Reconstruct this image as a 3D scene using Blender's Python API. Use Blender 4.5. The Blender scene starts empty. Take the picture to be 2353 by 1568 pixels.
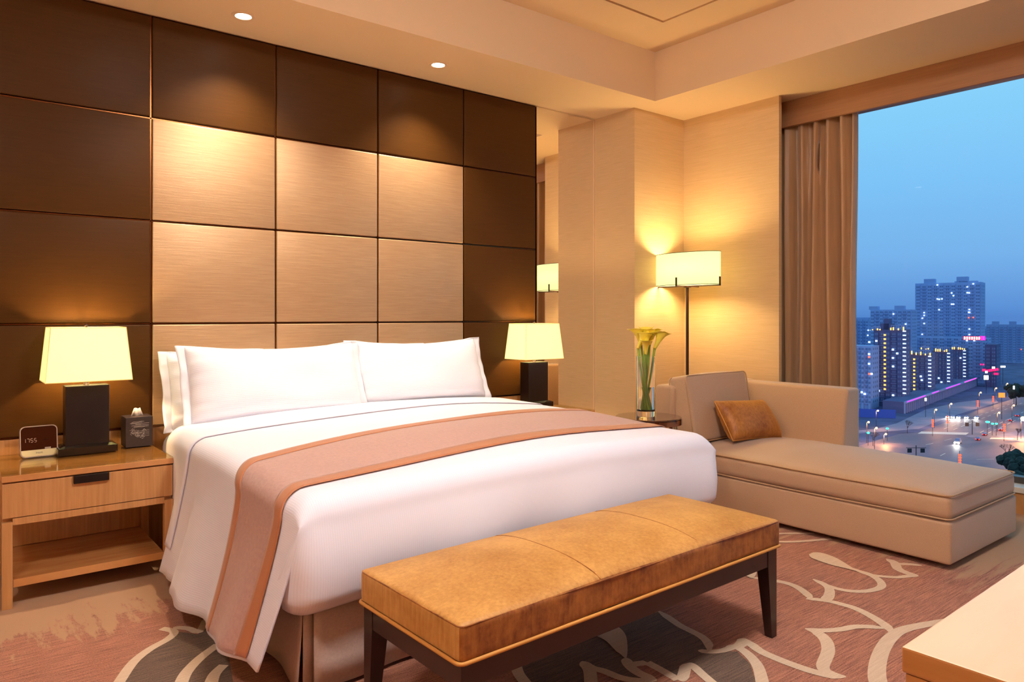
import bpy, bmesh, math, random
from mathutils import Vector, Matrix
random.seed(7)
C = bpy.context.scene
COL = C.collection
PI = math.pi
H = 1.218                      # camera height
F = (0.6198, 0.7848)           # viewing direction on the ground plan
R_ = (0.7848, -0.6198)
FP = 1662.0

def ray(u, v):
    a = (u-1176.5)/FP; b = (727-v)/FP
    return (F[0]+a*R_[0], F[1]+a*R_[1], b)
def gnd(u, v, z=0.0):          # the point of height z seen at a pixel of the photograph
    d = ray(u, v); t = (z-H)/d[2]
    return Vector((d[0]*t, d[1]*t, z))

# ------------------------------------------------------------------ materials
def srgb(r, g, b):
    f = lambda c: (c/255/12.92) if c/255 <= .04045 else ((c/255+.055)/1.055)**2.4
    return (f(r), f(g), f(b), 1)
def mat(name, col, rough=.6, metal=0, spec=.5, emit=None, es=0, coat=0, sheen=0):
    m = bpy.data.materials.new(name); m.use_nodes = True
    p = m.node_tree.nodes['Principled BSDF']
    p.inputs['Base Color'].default_value = col
    p.inputs['Roughness'].default_value = rough
    p.inputs['Metallic'].default_value = metal
    p.inputs['Specular IOR Level'].default_value = spec
    p.inputs['Coat Weight'].default_value = coat
    p.inputs['Sheen Weight'].default_value = sheen
    if emit:
        p.inputs['Emission Color'].default_value = emit
        p.inputs['Emission Strength'].default_value = es
    return m
def nd(m, t, **k):
    n = m.node_tree.nodes.new(t)
    for a, b in k.items(): setattr(n, a, b)
    return n
def lk(m, a, b): m.node_tree.links.new(a, b)
def P(m): return m.node_tree.nodes['Principled BSDF']
def coords(m, scale=(1, 1, 1), rot=(0, 0, 0), kind='Object'):
    tc = nd(m, 'ShaderNodeTexCoord'); mp = nd(m, 'ShaderNodeMapping')
    mp.inputs['Scale'].default_value = scale; mp.inputs['Rotation'].default_value = rot
    lk(m, tc.outputs[kind], mp.inputs['Vector']); return mp.outputs['Vector']
def noise(m, vec, scale=1, detail=4, rough=.6):
    n = nd(m, 'ShaderNodeTexNoise'); n.inputs['Scale'].default_value = scale
    n.inputs['Detail'].default_value = detail; n.inputs['Roughness'].default_value = rough
    lk(m, vec, n.inputs['Vector']); return n.outputs['Fac']
def ramp(m, fac, stops):
    r = nd(m, 'ShaderNodeValToRGB'); e = r.color_ramp.elements
    while len(e) < len(stops): e.new(.5)
    for i, (p, c) in enumerate(stops): e[i].position = p; e[i].color = c
    lk(m, fac, r.inputs['Fac']); return r.outputs['Color']
def bump(m, fac, strength=.2, dist=.002):
    b = nd(m, 'ShaderNodeBump'); b.inputs['Strength'].default_value = strength
    b.inputs['Distance'].default_value = dist
    lk(m, fac, b.inputs['Height']); lk(m, b.outputs['Normal'], P(m).inputs['Normal'])
def textured(name, c0, c1, scale, rough=.6, nscale=1, bstr=.2, bdist=.002, lo=.3, hi=.7, detail=4, **k):
    m = mat(name, c0, rough, **k)
    f = noise(m, coords(m, scale), nscale, detail)
    lk(m, ramp(m, f, [(lo, c0), (hi, c1)]), P(m).inputs['Base Color'])
    if bstr: bump(m, f, bstr, bdist)
    return m

M = {}
M['ceiling'] = mat('ceiling paint', srgb(225, 192, 152), .9)
M['tray'] = mat('tray paint', srgb(222, 190, 155), .9)
M['wallpaper'] = textured('woven wallpaper', srgb(203, 167, 122), srgb(216, 181, 137), (6, 6, 260), .75, 1, .12, .001)
M['dark_panel'] = textured('dark bronze panel', srgb(74, 44, 15), srgb(79, 48, 18), (8, 8, 120), .42, 1, .02, .001, metal=.0, spec=.10)
M['pale_panel'] = textured('pale silk panel', srgb(189, 150, 110), srgb(202, 164, 123), (7, 7, 140), .40, 1, .35, .002, metal=.5, detail=5)
M['bronze'] = mat('bronze trim', srgb(110, 62, 30), .25, .9)
M['backing'] = mat('dark backing', srgb(40, 22, 12), .5)
M['white_cloth'] = None
def striped_cloth(name, col, axis='y', freq=70, strength=.25):
    m = mat(name, col, .8, sheen=.2)
    w = nd(m, 'ShaderNodeTexWave'); w.wave_type = 'BANDS'; w.bands_direction = 'X'
    w.inputs['Scale'].default_value = 1.0; w.inputs['Distortion'].default_value = .4; w.inputs['Detail'].default_value = 1
    tc = nd(m, 'ShaderNodeUVMap'); mp = nd(m, 'ShaderNodeMapping')
    mp.inputs['Scale'].default_value = (freq, freq, freq)
    mp.inputs['Rotation'].default_value = (0, 0, PI/2 if axis == 'y' else 0)
    lk(m, tc.outputs['UV'], mp.inputs['Vector']); lk(m, mp.outputs['Vector'], w.inputs['Vector'])
    r = ramp(m, w.outputs['Fac'], [(0, tuple(c*.95 for c in col[:3])+(1,)), (.5, col)])
    lk(m, r, P(m).inputs['Base Color'])
    bump(m, w.outputs['Fac'], strength, .0015)
    return m
M['duvet'] = striped_cloth('white striped cotton', srgb(238, 235, 246), 'x', 40, .12)
M['pillow'] = striped_cloth('white pillow cotton', srgb(241, 238, 246), 'y', 34, .12)
M['flange'] = mat('white plain cotton', srgb(240, 236, 242), .8, sheen=.2)
M['sheet'] = striped_cloth('white sheet', srgb(240, 236, 244), 'x', 40, .12)
M['piping_lilac'] = mat('lilac cord', srgb(206, 190, 204), .7)
M['runner'] = textured('dusty pink runner', srgb(180, 138, 127), srgb(194, 152, 141), (90, 60, 90), .6, 1, .3, .001, sheen=.3)
M['runner_border'] = mat('copper satin border', srgb(186, 116, 74), .5, sheen=.3)
M['skirt'] = textured('taupe bed skirt', srgb(190, 166, 154), srgb(204, 180, 168), (120, 120, 120), .75, 1, .25, .001)
M['velvet'] = None
def velvet(name, a, b, c, scale=(3, 3, 5), fine=.35):
    m = mat(name, a, .55, sheen=.6)
    P(m).inputs['Sheen Roughness'].default_value = .4
    P(m).inputs['Sheen Tint'].default_value = c
    v = coords(m, scale); f1 = noise(m, v, 1.1, 6, .7)
    v2 = coords(m, (90, 90, 12)); f2 = noise(m, v2, 1, 3)
    mx = nd(m, 'ShaderNodeMix'); mx.inputs[0].default_value = fine
    lk(m, f1, mx.inputs[2]); lk(m, f2, mx.inputs[3])
    lk(m, ramp(m, mx.outputs[0], [(.36, a), (.62, b)]), P(m).inputs['Base Color'])
    bump(m, f2, .15, .001)
    return m
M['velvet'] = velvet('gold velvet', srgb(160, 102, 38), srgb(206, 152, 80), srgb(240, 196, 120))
M['velvet_side'] = velvet('darker gold velvet', srgb(104, 46, 14), srgb(176, 112, 50), srgb(220, 160, 90), (11, 11, 9), .22)  # darker, redder copy of the velvet for the bench's long sides
M['velvet_pillow'] = velvet('amber velvet', srgb(136, 72, 16), srgb(190, 124, 48), srgb(240, 180, 100), (6, 6, 6))
M['gold_cord'] = mat('gold cord', srgb(206, 144, 66), .6)
M['espresso'] = mat('espresso wood', srgb(44, 22, 18), .35, coat=.2)
def wood(name, a, b, scale=(2, 2, 40), rough=.3, coat=.5):
    m = mat(name, a, rough, coat=coat)
    P(m).inputs['Coat Roughness'].default_value = .08
    f = noise(m, coords(m, scale), 1, 5, .6)
    lk(m, ramp(m, f, [(.35, a), (.68, b)]), P(m).inputs['Base Color'])
    return m
M['maple'] = wood('maple veneer', srgb(190, 134, 80), srgb(208, 154, 98), (70, 5, 3), .35, .3)
M['maple_top'] = wood('glossy maple top', srgb(196, 132, 74), srgb(214, 152, 92), (4, 30, 4), .12, 1)
M['maple_desk'] = wood('pale maple desk', srgb(222, 182, 144), srgb(229, 190, 153), (2, 14, 2), .4, .2)
M['maple_edge'] = wood('maple desk edge', srgb(184, 122, 62), srgb(196, 134, 74), (3, 3, 30), .4, .2)
M['black'] = mat('black lacquer', srgb(18, 12, 12), .25)
M['glass_edge'] = mat('green glass edge', srgb(92, 92, 52), .1)
M['stone'] = textured('dark marble', srgb(14, 7, 8), srgb(26, 15, 15), (9, 9, 9), .3, 1, .02)
M['stone_light'] = mat('black bevelled plinth', srgb(30, 20, 18), .12)
M['leather'] = textured('dark brown leather', srgb(46, 30, 29), srgb(54, 36, 34), (60, 60, 60), .5, 1, .2, .0008)
M['engraving'] = mat('pale engraving', srgb(196, 184, 176), .6)
M['tissue'] = mat('tissue paper', srgb(245, 225, 205), .8)
M['aluminium'] = mat('brushed aluminium', srgb(196, 180, 170), .3, .7)
M['cream_plastic'] = mat('cream plastic', srgb(232, 214, 160), .35)
M['mirror_dark'] = mat('dark mirror screen', srgb(70, 34, 20), .04, .85)
M['digits'] = mat('clock digits', srgb(150, 110, 90), .5, emit=srgb(200, 150, 120), es=.35)
M['print_grey'] = mat('grey print', srgb(120, 104, 84), .5)
M['mirror'] = mat('mirror glass', (.93, .9, .86, 1), .0, 1)
M['chaise'] = textured('beige linen', srgb(182, 145, 112), srgb(198, 160, 126), (260, 260, 260), .62, 1, .3, .001, sheen=.4, spec=.4)
M['chaise_pipe'] = mat('beige cord', srgb(188, 150, 112), .6)
M['curtain'] = textured('satin curtain', srgb(176, 134, 94), srgb(192, 150, 106), (30, 30, 3), .42, 1, .05, .001, sheen=.5)
M['valance'] = textured('brown valance fabric', srgb(160, 112, 74), srgb(170, 121, 82), (3, 3, 80), .6, 1, .05)
M['frame'] = mat('window frame', srgb(70, 66, 64), .4)
M['sill'] = mat('white sill', srgb(214, 206, 196), .4)
M['chrome'] = mat('bronze chrome', srgb(150, 110, 90), .1, 1)
M['table_glass'] = mat('dark glass top', srgb(84, 48, 34), .06, .2, coat=1)
M['lamp_metal'] = mat('dark bronze metal', srgb(52, 24, 14), .4, .2)
M['shade_trim'] = mat('shade trim', srgb(226, 196, 130), .6, emit=srgb(240, 205, 120), es=.35)
M['downlight_ring'] = mat('downlight ring', srgb(226, 190, 150), .4)
M['bulb'] = mat('downlight lens', (1, 1, 1, 1), .5, emit=(1, .93, .8, 1), es=14)
M['petal'] = mat('yellow petal', srgb(252, 228, 84), .45)
P(M['petal']).inputs['Subsurface Weight'].default_value = .35
P(M['petal']).inputs['Subsurface Radius'].default_value = (.03, .02, .005)
M['spadix'] = mat('orange spadix', srgb(226, 160, 20), .6)
M['stem'] = mat('green stem', srgb(150, 178, 66), .45)
def glassmat(name, col, ior, rough=0):
    m = mat(name, col, rough); P(m).inputs['Transmission Weight'].default_value = 1
    P(m).inputs['IOR'].default_value = ior; return m
M['glass'] = glassmat('clear glass', (1, 1, 1, 1), 1.45)
M['water'] = glassmat('water', (.98, 1, .97, 1), 1.33)
def pane():
    m = bpy.data.materials.new('window glass'); m.use_nodes = True; nt = m.node_tree; nt.nodes.clear()
    o = nt.nodes.new('ShaderNodeOutputMaterial'); t = nt.nodes.new('ShaderNodeBsdfTransparent')
    g = nt.nodes.new('ShaderNodeBsdfGlossy'); g.inputs['Roughness'].default_value = 0
    x = nt.nodes.new('ShaderNodeMixShader'); x.inputs[0].default_value = .006
    nt.links.new(t.outputs[0], x.inputs[1]); nt.links.new(g.outputs[0], x.inputs[2]); nt.links.new(x.outputs[0], o.inputs[0])
    return m
M['pane'] = pane()
def shade_mat(name, col, es):
    m = bpy.data.materials.new(name); m.use_nodes = True; nt = m.node_tree; nt.nodes.clear()
    o = nt.nodes.new('ShaderNodeOutputMaterial')
    d = nt.nodes.new('ShaderNodeBsdfDiffuse'); d.inputs[0].default_value = (.8, .76, .55, 1)
    t = nt.nodes.new('ShaderNodeBsdfTranslucent'); t.inputs[0].default_value = (.55, .56, .36, 1)
    e = nt.nodes.new('ShaderNodeEmission'); e.inputs[0].default_value = col; e.inputs[1].default_value = es
    a = nt.nodes.new('ShaderNodeMixShader'); a.inputs[0].default_value = .4
    b = nt.nodes.new('ShaderNodeAddShader')
    nt.links.new(d.outputs[0], a.inputs[1]); nt.links.new(t.outputs[0], a.inputs[2])
    nt.links.new(a.outputs[0], b.inputs[0]); nt.links.new(e.outputs[0], b.inputs[1]); nt.links.new(b.outputs[0], o.inputs[0])
    return m
M['shade'] = shade_mat('lit linen shade', (.80, .90, .38, 1), .46)
M['floor_shade'] = shade_mat('lit drum shade', (.84, .93, .42, 1), .52)

def carpet(name, a, b, scale=(7, 170, 1), pale=None):
    m = mat(name, a, .95, sheen=.15)
    f = noise(m, coords(m, scale), 1, 6, .75)
    f2 = noise(m, coords(m, (220, 220, 1)), 1, 2)
    mx = nd(m, 'ShaderNodeMix'); mx.inputs[0].default_value = .35
    lk(m, f, mx.inputs[2]); lk(m, f2, mx.inputs[3])
    c = ramp(m, mx.outputs[0], [(.40, a), (.60, b)])
    if pale:
        # a pale, brushed border along the bed wall and the window side
        v = coords(m, (1, 1, 1)); sx = nd(m, 'ShaderNodeSeparateXYZ'); lk(m, v, sx.inputs[0])
        n1 = noise(m, coords(m, (14, 3, 1)), 1, 6, .7); n2 = noise(m, coords(m, (1.6, 16, 1)), 1, 6, .7)
        def edge(axis, n, lo, hi, amp):
            s = nd(m, 'ShaderNodeMath', operation='MULTIPLY_ADD'); s.inputs[1].default_value = amp
            lk(m, n, s.inputs[0]); lk(m, sx.outputs[axis], s.inputs[2])
            mr = nd(m, 'ShaderNodeMapRange'); mr.inputs[1].default_value = lo+amp*.5; mr.inputs[2].default_value = hi+amp*.5
            lk(m, s.outputs[0], mr.inputs[0]); return mr.outputs[0]
        e1 = edge(1, n1, 3.22, 3.34, 1.5); e2 = edge(0, n2, 3.75, 4.0, 2.6)
        mxx = nd(m, 'ShaderNodeMath', operation='MAXIMUM'); lk(m, e1, mxx.inputs[0]); lk(m, e2, mxx.inputs[1])
        mc = nd(m, 'ShaderNodeMix', data_type='RGBA'); lk(m, mxx.outputs[0], mc.inputs[0])
        lk(m, c, mc.inputs[6]); mc.inputs[7].default_value = pale; c = mc.outputs[2]
    lk(m, c, P(m).inputs['Base Color']); bump(m, mx.outputs[0], .5, .006)
    return m
M['carpet'] = carpet('terracotta carpet', srgb(114, 60, 43), srgb(198, 132, 102), pale=srgb(182, 138, 100))
M['carpet_dark'] = carpet('dark brown carpet', srgb(66, 48, 38), srgb(128, 98, 78))
M['carpet_cream'] = carpet('cream carpet line', srgb(206, 176, 146), srgb(222, 194, 164))

# ------------------------------------------------------------------ mesh helpers
def obj(name, bm, m, parent=None, smooth=False, uv=None, angle=None):
    me = bpy.data.meshes.new(name)
    bm.normal_update(); bm.to_mesh(me); bm.free()
    ms = m if isinstance(m, (list, tuple)) else [m]
    for x in ms: me.materials.append(M[x] if isinstance(x, str) else x)
    if smooth:
        for p in me.polygons: p.use_smooth = True
        if angle: me.set_sharp_from_angle(angle=math.radians(angle))
    o = bpy.data.objects.new(name, me); COL.objects.link(o)
    if parent:
        o.parent = parent
        o.matrix_parent_inverse = parent.matrix_world.inverted() if False else Matrix.Translation(-parent.location) if parent.type == 'EMPTY' and not parent.parent else Matrix()
    return o
def tag(o, label=None, cat=None, group=None, kind=None):
    if label: o['label'] = label
    if cat: o['category'] = cat
    if group: o['group'] = group
    if kind: o['kind'] = kind
    return o
def thing(name, label, cat, loc, group=None):
    o = bpy.data.objects.new(name, None); COL.objects.link(o); o.location = loc
    o.empty_display_size = .05
    return tag(o, label, cat, group)
def struct(name, bm, m, parent=None, **k):
    o = obj(name, bm, m, parent, **k); o['kind'] = 'structure'; return o
def dup(root, loc, label, group=None, rotz=0):
    r = root.copy(); COL.objects.link(r); r.location = loc; r.rotation_euler = (0, 0, rotz); r['label'] = label
    if group: r['group'] = group
    for ch in list(root.children):
        c = ch.copy(); COL.objects.link(c); c.parent = r
        for g in ch.children:
            d = g.copy(); COL.objects.link(d); d.parent = c
    return r
def box(bm, x0, x1, y0, y1, z0, z1, mi=0, mtx=None):
    vs = [Vector((x, y, z)) for z in (z0, z1) for y in (y0, y1) for x in (x0, x1)]
    if mtx: vs = [mtx @ v for v in vs]
    v = [bm.verts.new(p) for p in vs]
    for f in ((0, 2, 3, 1), (4, 5, 7, 6), (0, 1, 5, 4), (2, 6, 7, 3), (0, 4, 6, 2), (1, 3, 7, 5)):
        fc = bm.faces.new([v[i] for i in f]); fc.material_index = mi
    return v
def bbox(x0, x1, y0, y1, z0, z1, bev=.004, seg=2, mtx=None):
    bm = bmesh.new(); box(bm, x0, x1, y0, y1, z0, z1)
    if bev: bmesh.ops.bevel(bm, geom=bm.edges[:], offset=bev, segments=seg, affect='EDGES', profile=.6)
    if mtx: bmesh.ops.transform(bm, matrix=mtx, verts=bm.verts)
    return bm
def tube(bm, pts, r, n=10, closed=False, mi=0):
    pts = [Vector(p) for p in pts]; N = len(pts); rings = []
    rr = r if isinstance(r, (list, tuple)) else [r]*N
    up = None
    for i, p in enumerate(pts):
        if closed: d = pts[(i+1) % N]-pts[i-1]
        else: d = pts[min(i+1, N-1)]-pts[max(i-1, 0)]
        d.normalize()
        if up is None: up = Vector((0, 0, 1)) if abs(d.z) < .9 else Vector((1, 0, 0))
        s = d.cross(up)
        if s.length < 1e-6: s = d.cross(Vector((1, 0, 0)))
        s.normalize(); up = s.cross(d).normalized()
        rings.append([bm.verts.new(p+(s*math.cos(k*2*PI/n)+up*math.sin(k*2*PI/n))*rr[i]) for k in range(n)])
    for i in range(N if closed else N-1):
        a, b = rings[i], rings[(i+1) % N]
        for k in range(n):
            f = bm.faces.new((a[k], a[(k+1) % n], b[(k+1) % n], b[k])); f.material_index = mi
    if not closed:
        bm.faces.new(rings[0]); bm.faces.new(rings[-1][::-1])
def lathe(bm, prof, n=32, c=(0, 0, 0), sx=1, sy=1, mi=0, close=False):
    rings = []
    for r, z in prof:
        if r < 1e-6: rings.append([bm.verts.new((c[0], c[1], c[2]+z))])
        else: rings.append([bm.verts.new((c[0]+sx*r*math.cos(k*2*PI/n), c[1]+sy*r*math.sin(k*2*PI/n), c[2]+z)) for k in range(n)])
    for a, b in zip(rings, rings[1:]):
        for k in range(n):
            q = [a[k % len(a)], a[(k+1) % len(a)], b[(k+1) % len(b)], b[k % len(b)]]
            q2 = []
            for x in q:
                if x not in q2: q2.append(x)
            if len(q2) >= 3:
                f = bm.faces.new(q2); f.material_index = mi
def axis_pts(a, b, r, n):
    out = [a]
    for k in range(1, 5): out.append(a+r*(1-math.cos(k*PI/8)))
    for k in range(1, n): out.append(a+r+(b-a-2*r)*k/n)
    for k in range(4, -1, -1): out.append(b-r*(1-math.cos(k*PI/8)))
    return out
def rbox(x0, x1, y0, y1, z0, z1, r=.03, n=14, fn=None):
    """rounded, finely divided box; fn(p, (a,b,c)) moves each point, a..c in -1..1"""
    bm = bmesh.new(); X = axis_pts(x0, x1, r, n); Y = axis_pts(y0, y1, r, n); Z = axis_pts(z0, z1, r, max(3, n//3))
    vd = {}
    def V(i, j, k):
        if (i, j, k) in vd: return vd[i, j, k]
        p = Vector((X[i], Y[j], Z[k]))
        q = Vector((min(max(p.x, x0+r), x1-r), min(max(p.y, y0+r), y1-r), min(max(p.z, z0+r), z1-r)))
        d = p-q
        if d.length > 1e-9:
            # project on the rounded shell
            d = d.normalized()*r; p = q+d
        if fn: p = fn(p, ((2*p.x-x0-x1)/(x1-x0), (2*p.y-y0-y1)/(y1-y0), (2*p.z-z0-z1)/(z1-z0)))
        vd[i, j, k] = bm.verts.new(p); return vd[i, j, k]
    nx, ny, nz = len(X)-1, len(Y)-1, len(Z)-1
    for i in range(nx):
        for j in range(ny):
            bm.faces.new((V(i, j, 0), V(i, j+1, 0), V(i+1, j+1, 0), V(i+1, j, 0)))
            bm.faces.new((V(i, j, nz), V(i+1, j, nz), V(i+1, j+1, nz), V(i, j+1, nz)))
    for i in range(nx):
        for k in range(nz):
            bm.faces.new((V(i, 0, k), V(i+1, 0, k), V(i+1, 0, k+1), V(i, 0, k+1)))
            bm.faces.new((V(i, ny, k), V(i, ny, k+1), V(i+1, ny, k+1), V(i+1, ny, k)))
    for j in range(ny):
        for k in range(nz):
            bm.faces.new((V(0, j, k), V(0, j, k+1), V(0, j+1, k+1), V(0, j+1, k)))
            bm.faces.new((V(nx, j, k), V(nx, j+1, k), V(nx, j+1, k+1), V(nx, j, k+1)))
    return bm
def rect_loop(x0, x1, y0, y1, z, r=.03, zf=None, n=14):
    pts = []
    for cx, cy, a0 in ((x1-r, y1-r, 0), (x0+r, y1-r, 90), (x0+r, y0+r, 180), (x1-r, y0+r, 270)):
        for k in range(5):
            a = math.radians(a0+k*22.5); pts.append((cx+r*math.cos(a), cy+r*math.sin(a)))
    out = []
    for i, p in enumerate(pts):
        q = pts[(i+1) % len(pts)]; out.append(p)
        if math.dist(p, q) > .1:
            for k in range(1, n): out.append((p[0]+(q[0]-p[0])*k/n, p[1]+(q[1]-p[1])*k/n))
    return [Vector((x, y, z+(zf(x, y) if zf else 0))) for x, y in out]
def polygon(bm, pts, mi=0):
    f = bm.faces.new([bm.verts.new(p) for p in pts]); f.material_index = mi
    return f

# ------------------------------------------------------------------ the room
XL, XW, YB, YF = -1.25, 4.745, 4.2, -1.5      # left wall, right wall, bed wall, wall behind the camera
ZC, ZT = H+1.594, H+1.957                     # low ceiling, tray ceiling
XG = 5.36                                     # window glass

def smooth_pts(pts, sub=6):
    out = []
    n = len(pts)
    for i in range(n-1):
        p0, p1, p2, p3 = pts[max(i-1, 0)], pts[i], pts[i+1], pts[min(i+2, n-1)]
        for k in range(sub):
            t = k/sub
            out.append(tuple(.5*((2*b)+(-a+c)*t+(2*a-5*b+4*c-d)*t*t+(-a+3*b-3*c+d)*t**3) for a, b, c, d in zip(p0, p1, p2, p3)))
    out.append(pts[-1]); return out
def floor_mesh():
    bm = bmesh.new()
    polygon(bm, [(XL, YF, 0), (XG, YF, 0), (XG, YB, 0), (XL, YB, 0)], 0)
    A = lambda x, y: (1700+x/3.603, 1200+y/3.603)
    B = lambda x, y: (1060+x/3.677, 1350+y/3.677)
    L = lambda x, y: (x/2.614, 1000+y/2.614)
    E = lambda x, y: (1500+x/2.537, 950+y/2.537)
    lvl = [0]
    def G(p, z): q = gnd(p[0], p[1], 0); return Vector((q.x, q.y, z))
    def stroke(pts, w0, w1=None, taper=True):
        lvl[0] += 1
        z = .0012+.00003*lvl[0]
        w1 = w1 or w0
        P2 = [G(p, z) for p in pts]; P2 = [Vector(p) for p in smooth_pts([tuple(p) for p in P2])]
        n = len(P2); vs = []
        for i, p in enumerate(P2):
            d = (P2[min(i+1, n-1)]-P2[max(i-1, 0)]); d = d.normalized() if d.length > 1e-9 else Vector((1, 0, 0))
            s = Vector((-d.y, d.x, 0)); t = i/(n-1)
            w = w0+(w1-w0)*t
            if taper: w *= min(1, .15+6*min(t, 1-t))
            vs.append((bm.verts.new(p+s*w/2), bm.verts.new(p-s*w/2)))
        for a, b in zip(vs, vs[1:]):
            f = bm.faces.new((a[0], a[1], b[1], b[0])); f.material_index = 2
    def blob(pts, mi, z):
        P2 = smooth_pts([tuple(G(p, z)) for p in pts]+[tuple(G(pts[0], z))], 5)[:-1] if mi == 2 else [tuple(G(p, z)) for p in pts]
        f = polygon(bm, P2, mi)
    # dark petals
    blob([B(*p) for p in ((490, 590), (700, 470), (1000, 300), (1250, 230), (1420, 218), (1660, 205), (1750, 262), (1850, 332), (1950, 382), (2040, 432), (2090, 545), (2200, 545), (2330, 545), (2440, 650), (2510, 860), (2150, 860), (2050, 755), (1960, 675), (1900, 655), (1870, 765), (1830, 788), (1700, 715), (1570, 645), (1420, 665), (1530, 785), (1350, 772), (1200, 712), (1030, 640), (1090, 760), (1090, 860), (580, 860), (480, 735), (465, 655))], 1, .0008)
    blob([L(*p) for p in ((1045, 1180), (1190, 1200), (1235, 1120), (1330, 1050), (1400, 1485), (1400, 1560), (680, 1560), (720, 1485), (800, 1370), (900, 1290), (1010, 1230))], 1, .0008)
    S = stroke
    S([A(*p) for p in ((1185, 1400), (1145, 1326), (1135, 1240), (1150, 1140), (1190, 1040), (1255, 955), (1350, 895), (1520, 855), (1760, 815))], .062, .04, False)
    S([A(*p) for p in ((1255, 925), (1215, 868), (1100, 790), (960, 720), (830, 680), (720, 655), (590, 640), (550, 642))], .045, .03)
    S([A(*p) for p in ((590, 645), (555, 600), (480, 545), (400, 512), (300, 490), (180, 470), (90, 466))], .042, .03)
    S([A(*p) for p in ((690, 655), (735, 620), (742, 560), (700, 520), (605, 475))], .05, .03)
    S([A(*p) for p in ((605, 475), (700, 520), (850, 565), (1000, 578), (1120, 562), (1175, 530), (1150, 482), (1080, 440), (1000, 413), (900, 372))], .03, .04)
    S([A(*p) for p in ((1050, 435), (1150, 450), (1300, 460), (1400, 450), (1480, 449))], .03)
    S([A(*p) for p in ((1480, 450), (1400, 430), (1310, 390), (1280, 340), (1215, 308))], .045)
    S([A(*p) for p in ((1215, 308), (1300, 345), (1400, 352), (1510, 362))], .03)
    S([A(*p) for p in ((1215, 885), (1100, 872), (960, 870), (850, 890), (750, 900), (640, 900), (540, 885))], .035)
    S([A(*p) for p in ((540, 885), (640, 920), (710, 980), (732, 1060), (712, 1130), (688, 1190), (705, 1235), (770, 1262), (880, 1285))], .05, .04)
    S([A(*p) for p in ((880, 1285), (760, 1278), (600, 1240), (450, 1190), (320, 1140), (180, 1078), (100, 1020), (40, 968))], .04)
    S([A(*p) for p in ((40, 968), (15, 1010), (-30, 1035), (-120, 1045))], .05, .03)
    S([A(*p) for p in ((-40, 1030), (0, 1050), (80, 1110), (150, 1200), (185, 1326), (190, 1400))], .035, .045)
    S([B(*p) for p in ((2000, 540), (2090, 548), (2200, 540), (2330, 500))], .03)
    S([B(*p) for p in ((2095, 550), (2085, 480), (2035, 425), (1950, 378), (1850, 328), (1750, 260), (1660, 200))], .035)
    S([B(*p) for p in ((1665, 205), (1550, 218), (1420, 216), (1250, 230))], .025)
    S([B(*p) for p in ((1420, 660), (1570, 640))], .035)
    S([B(*p) for p in ((1570, 640), (1700, 710), (1830, 786))], .035, taper=False)
    S([B(*p) for p in ((1830, 786), (1872, 760), (1900, 650))], .04)
    S([B(*p) for p in ((1900, 650), (1960, 672), (2050, 752), (2150, 830), (2300, 900))], .035)
    S([B(*p) for p in ((1390, 600), (1415, 662), (1500, 730), (1650, 792))], .04)
    S([B(*p) for p in ((1650, 792), (1500, 794), (1350, 770), (1200, 712), (1110, 688), (1020, 630))], .035)
    S([B(*p) for p in ((1020, 630), (1080, 700), (1095, 801), (1095, 870))], .045)
    S([B(*p) for p in ((510, 570), (468, 650), (482, 730), (545, 815), (600, 880))], .04)
    S([L(*p) for p in ((970, 1165), (1045, 1185), (1010, 1228), (900, 1290), (800, 1370), (715, 1490), (670, 1560))], .03, .04, False)
    S([L(*p) for p in ((1040, 1160), (1130, 1166), (1188, 1192))], .03)
    S([L(*p) for p in ((1188, 1195), (1215, 1160), (1240, 1105))], .03)
    S([L(*p) for p in ((1310, 1262), (1200, 1345), (1120, 1430), (1085, 1500))], .035, .045, False)
    S([L(*p) for p in ((1345, 1385), (1290, 1440), (1265, 1500))], .035, .045, False)
    S([E(*p) for p in ((640, 712), (730, 704), (940, 702))], .025, taper=False)
    S([E(*p) for p in ((640, 745), (760, 752), (880, 748), (1040, 734))], .03, taper=False)
    blob([A(*p) for p in ((572, 275), (610, 258), (680, 262), (780, 295), (870, 345), (960, 408), (880, 390), (760, 362), (650, 325), (590, 300))], 2, .0035)
    blob([A(*p) for p in ((-140, 372), (0, 366), (80, 365), (130, 400), (135, 440), (95, 470), (0, 425), (-80, 405))], 2, .0035)
    blob([B(*p) for p in ((1020, 370), (1120, 320), (1220, 295), (1330, 345), (1395, 430), (1398, 600), (1340, 570), (1300, 540), (1220, 460), (1120, 410))], 2, .0035)
    return bm
struct('floor', floor_mesh(), ['carpet', 'carpet_dark', 'carpet_cream'])

# bed wall with its bronze backing, then the mirror recess, the projecting column and the window-side wall
bm = bmesh.new(); box(bm, XL, 4.157, YB+.03, YB+.2, 0, ZT+.1)
struct('wall_back', bm, 'dark_panel')
bm = bmesh.new(); box(bm, 4.157, 4.9, 3.754, YB+.2, 0, ZT+.1)
struct('wall_column', bm, 'wallpaper')
bm = bmesh.new(); box(bm, XW, XW+.035, 2.901, 3.754, 0, ZC+.02); box(bm, XW+.035, 5.5, 3.2, 3.754, 0, ZC+.02)
struct('wall_right', bm, 'wallpaper')
bm = bmesh.new(); box(bm, XL-.1, XL, YF, YB+.1, 0, ZT+.1); struct('wall_left', bm, 'wallpaper')
bm = bmesh.new(); box(bm, XL-.1, 5.5, YF-.1, YF, 0, ZT+.1); struct('wall_front', bm, 'wallpaper')
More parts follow.
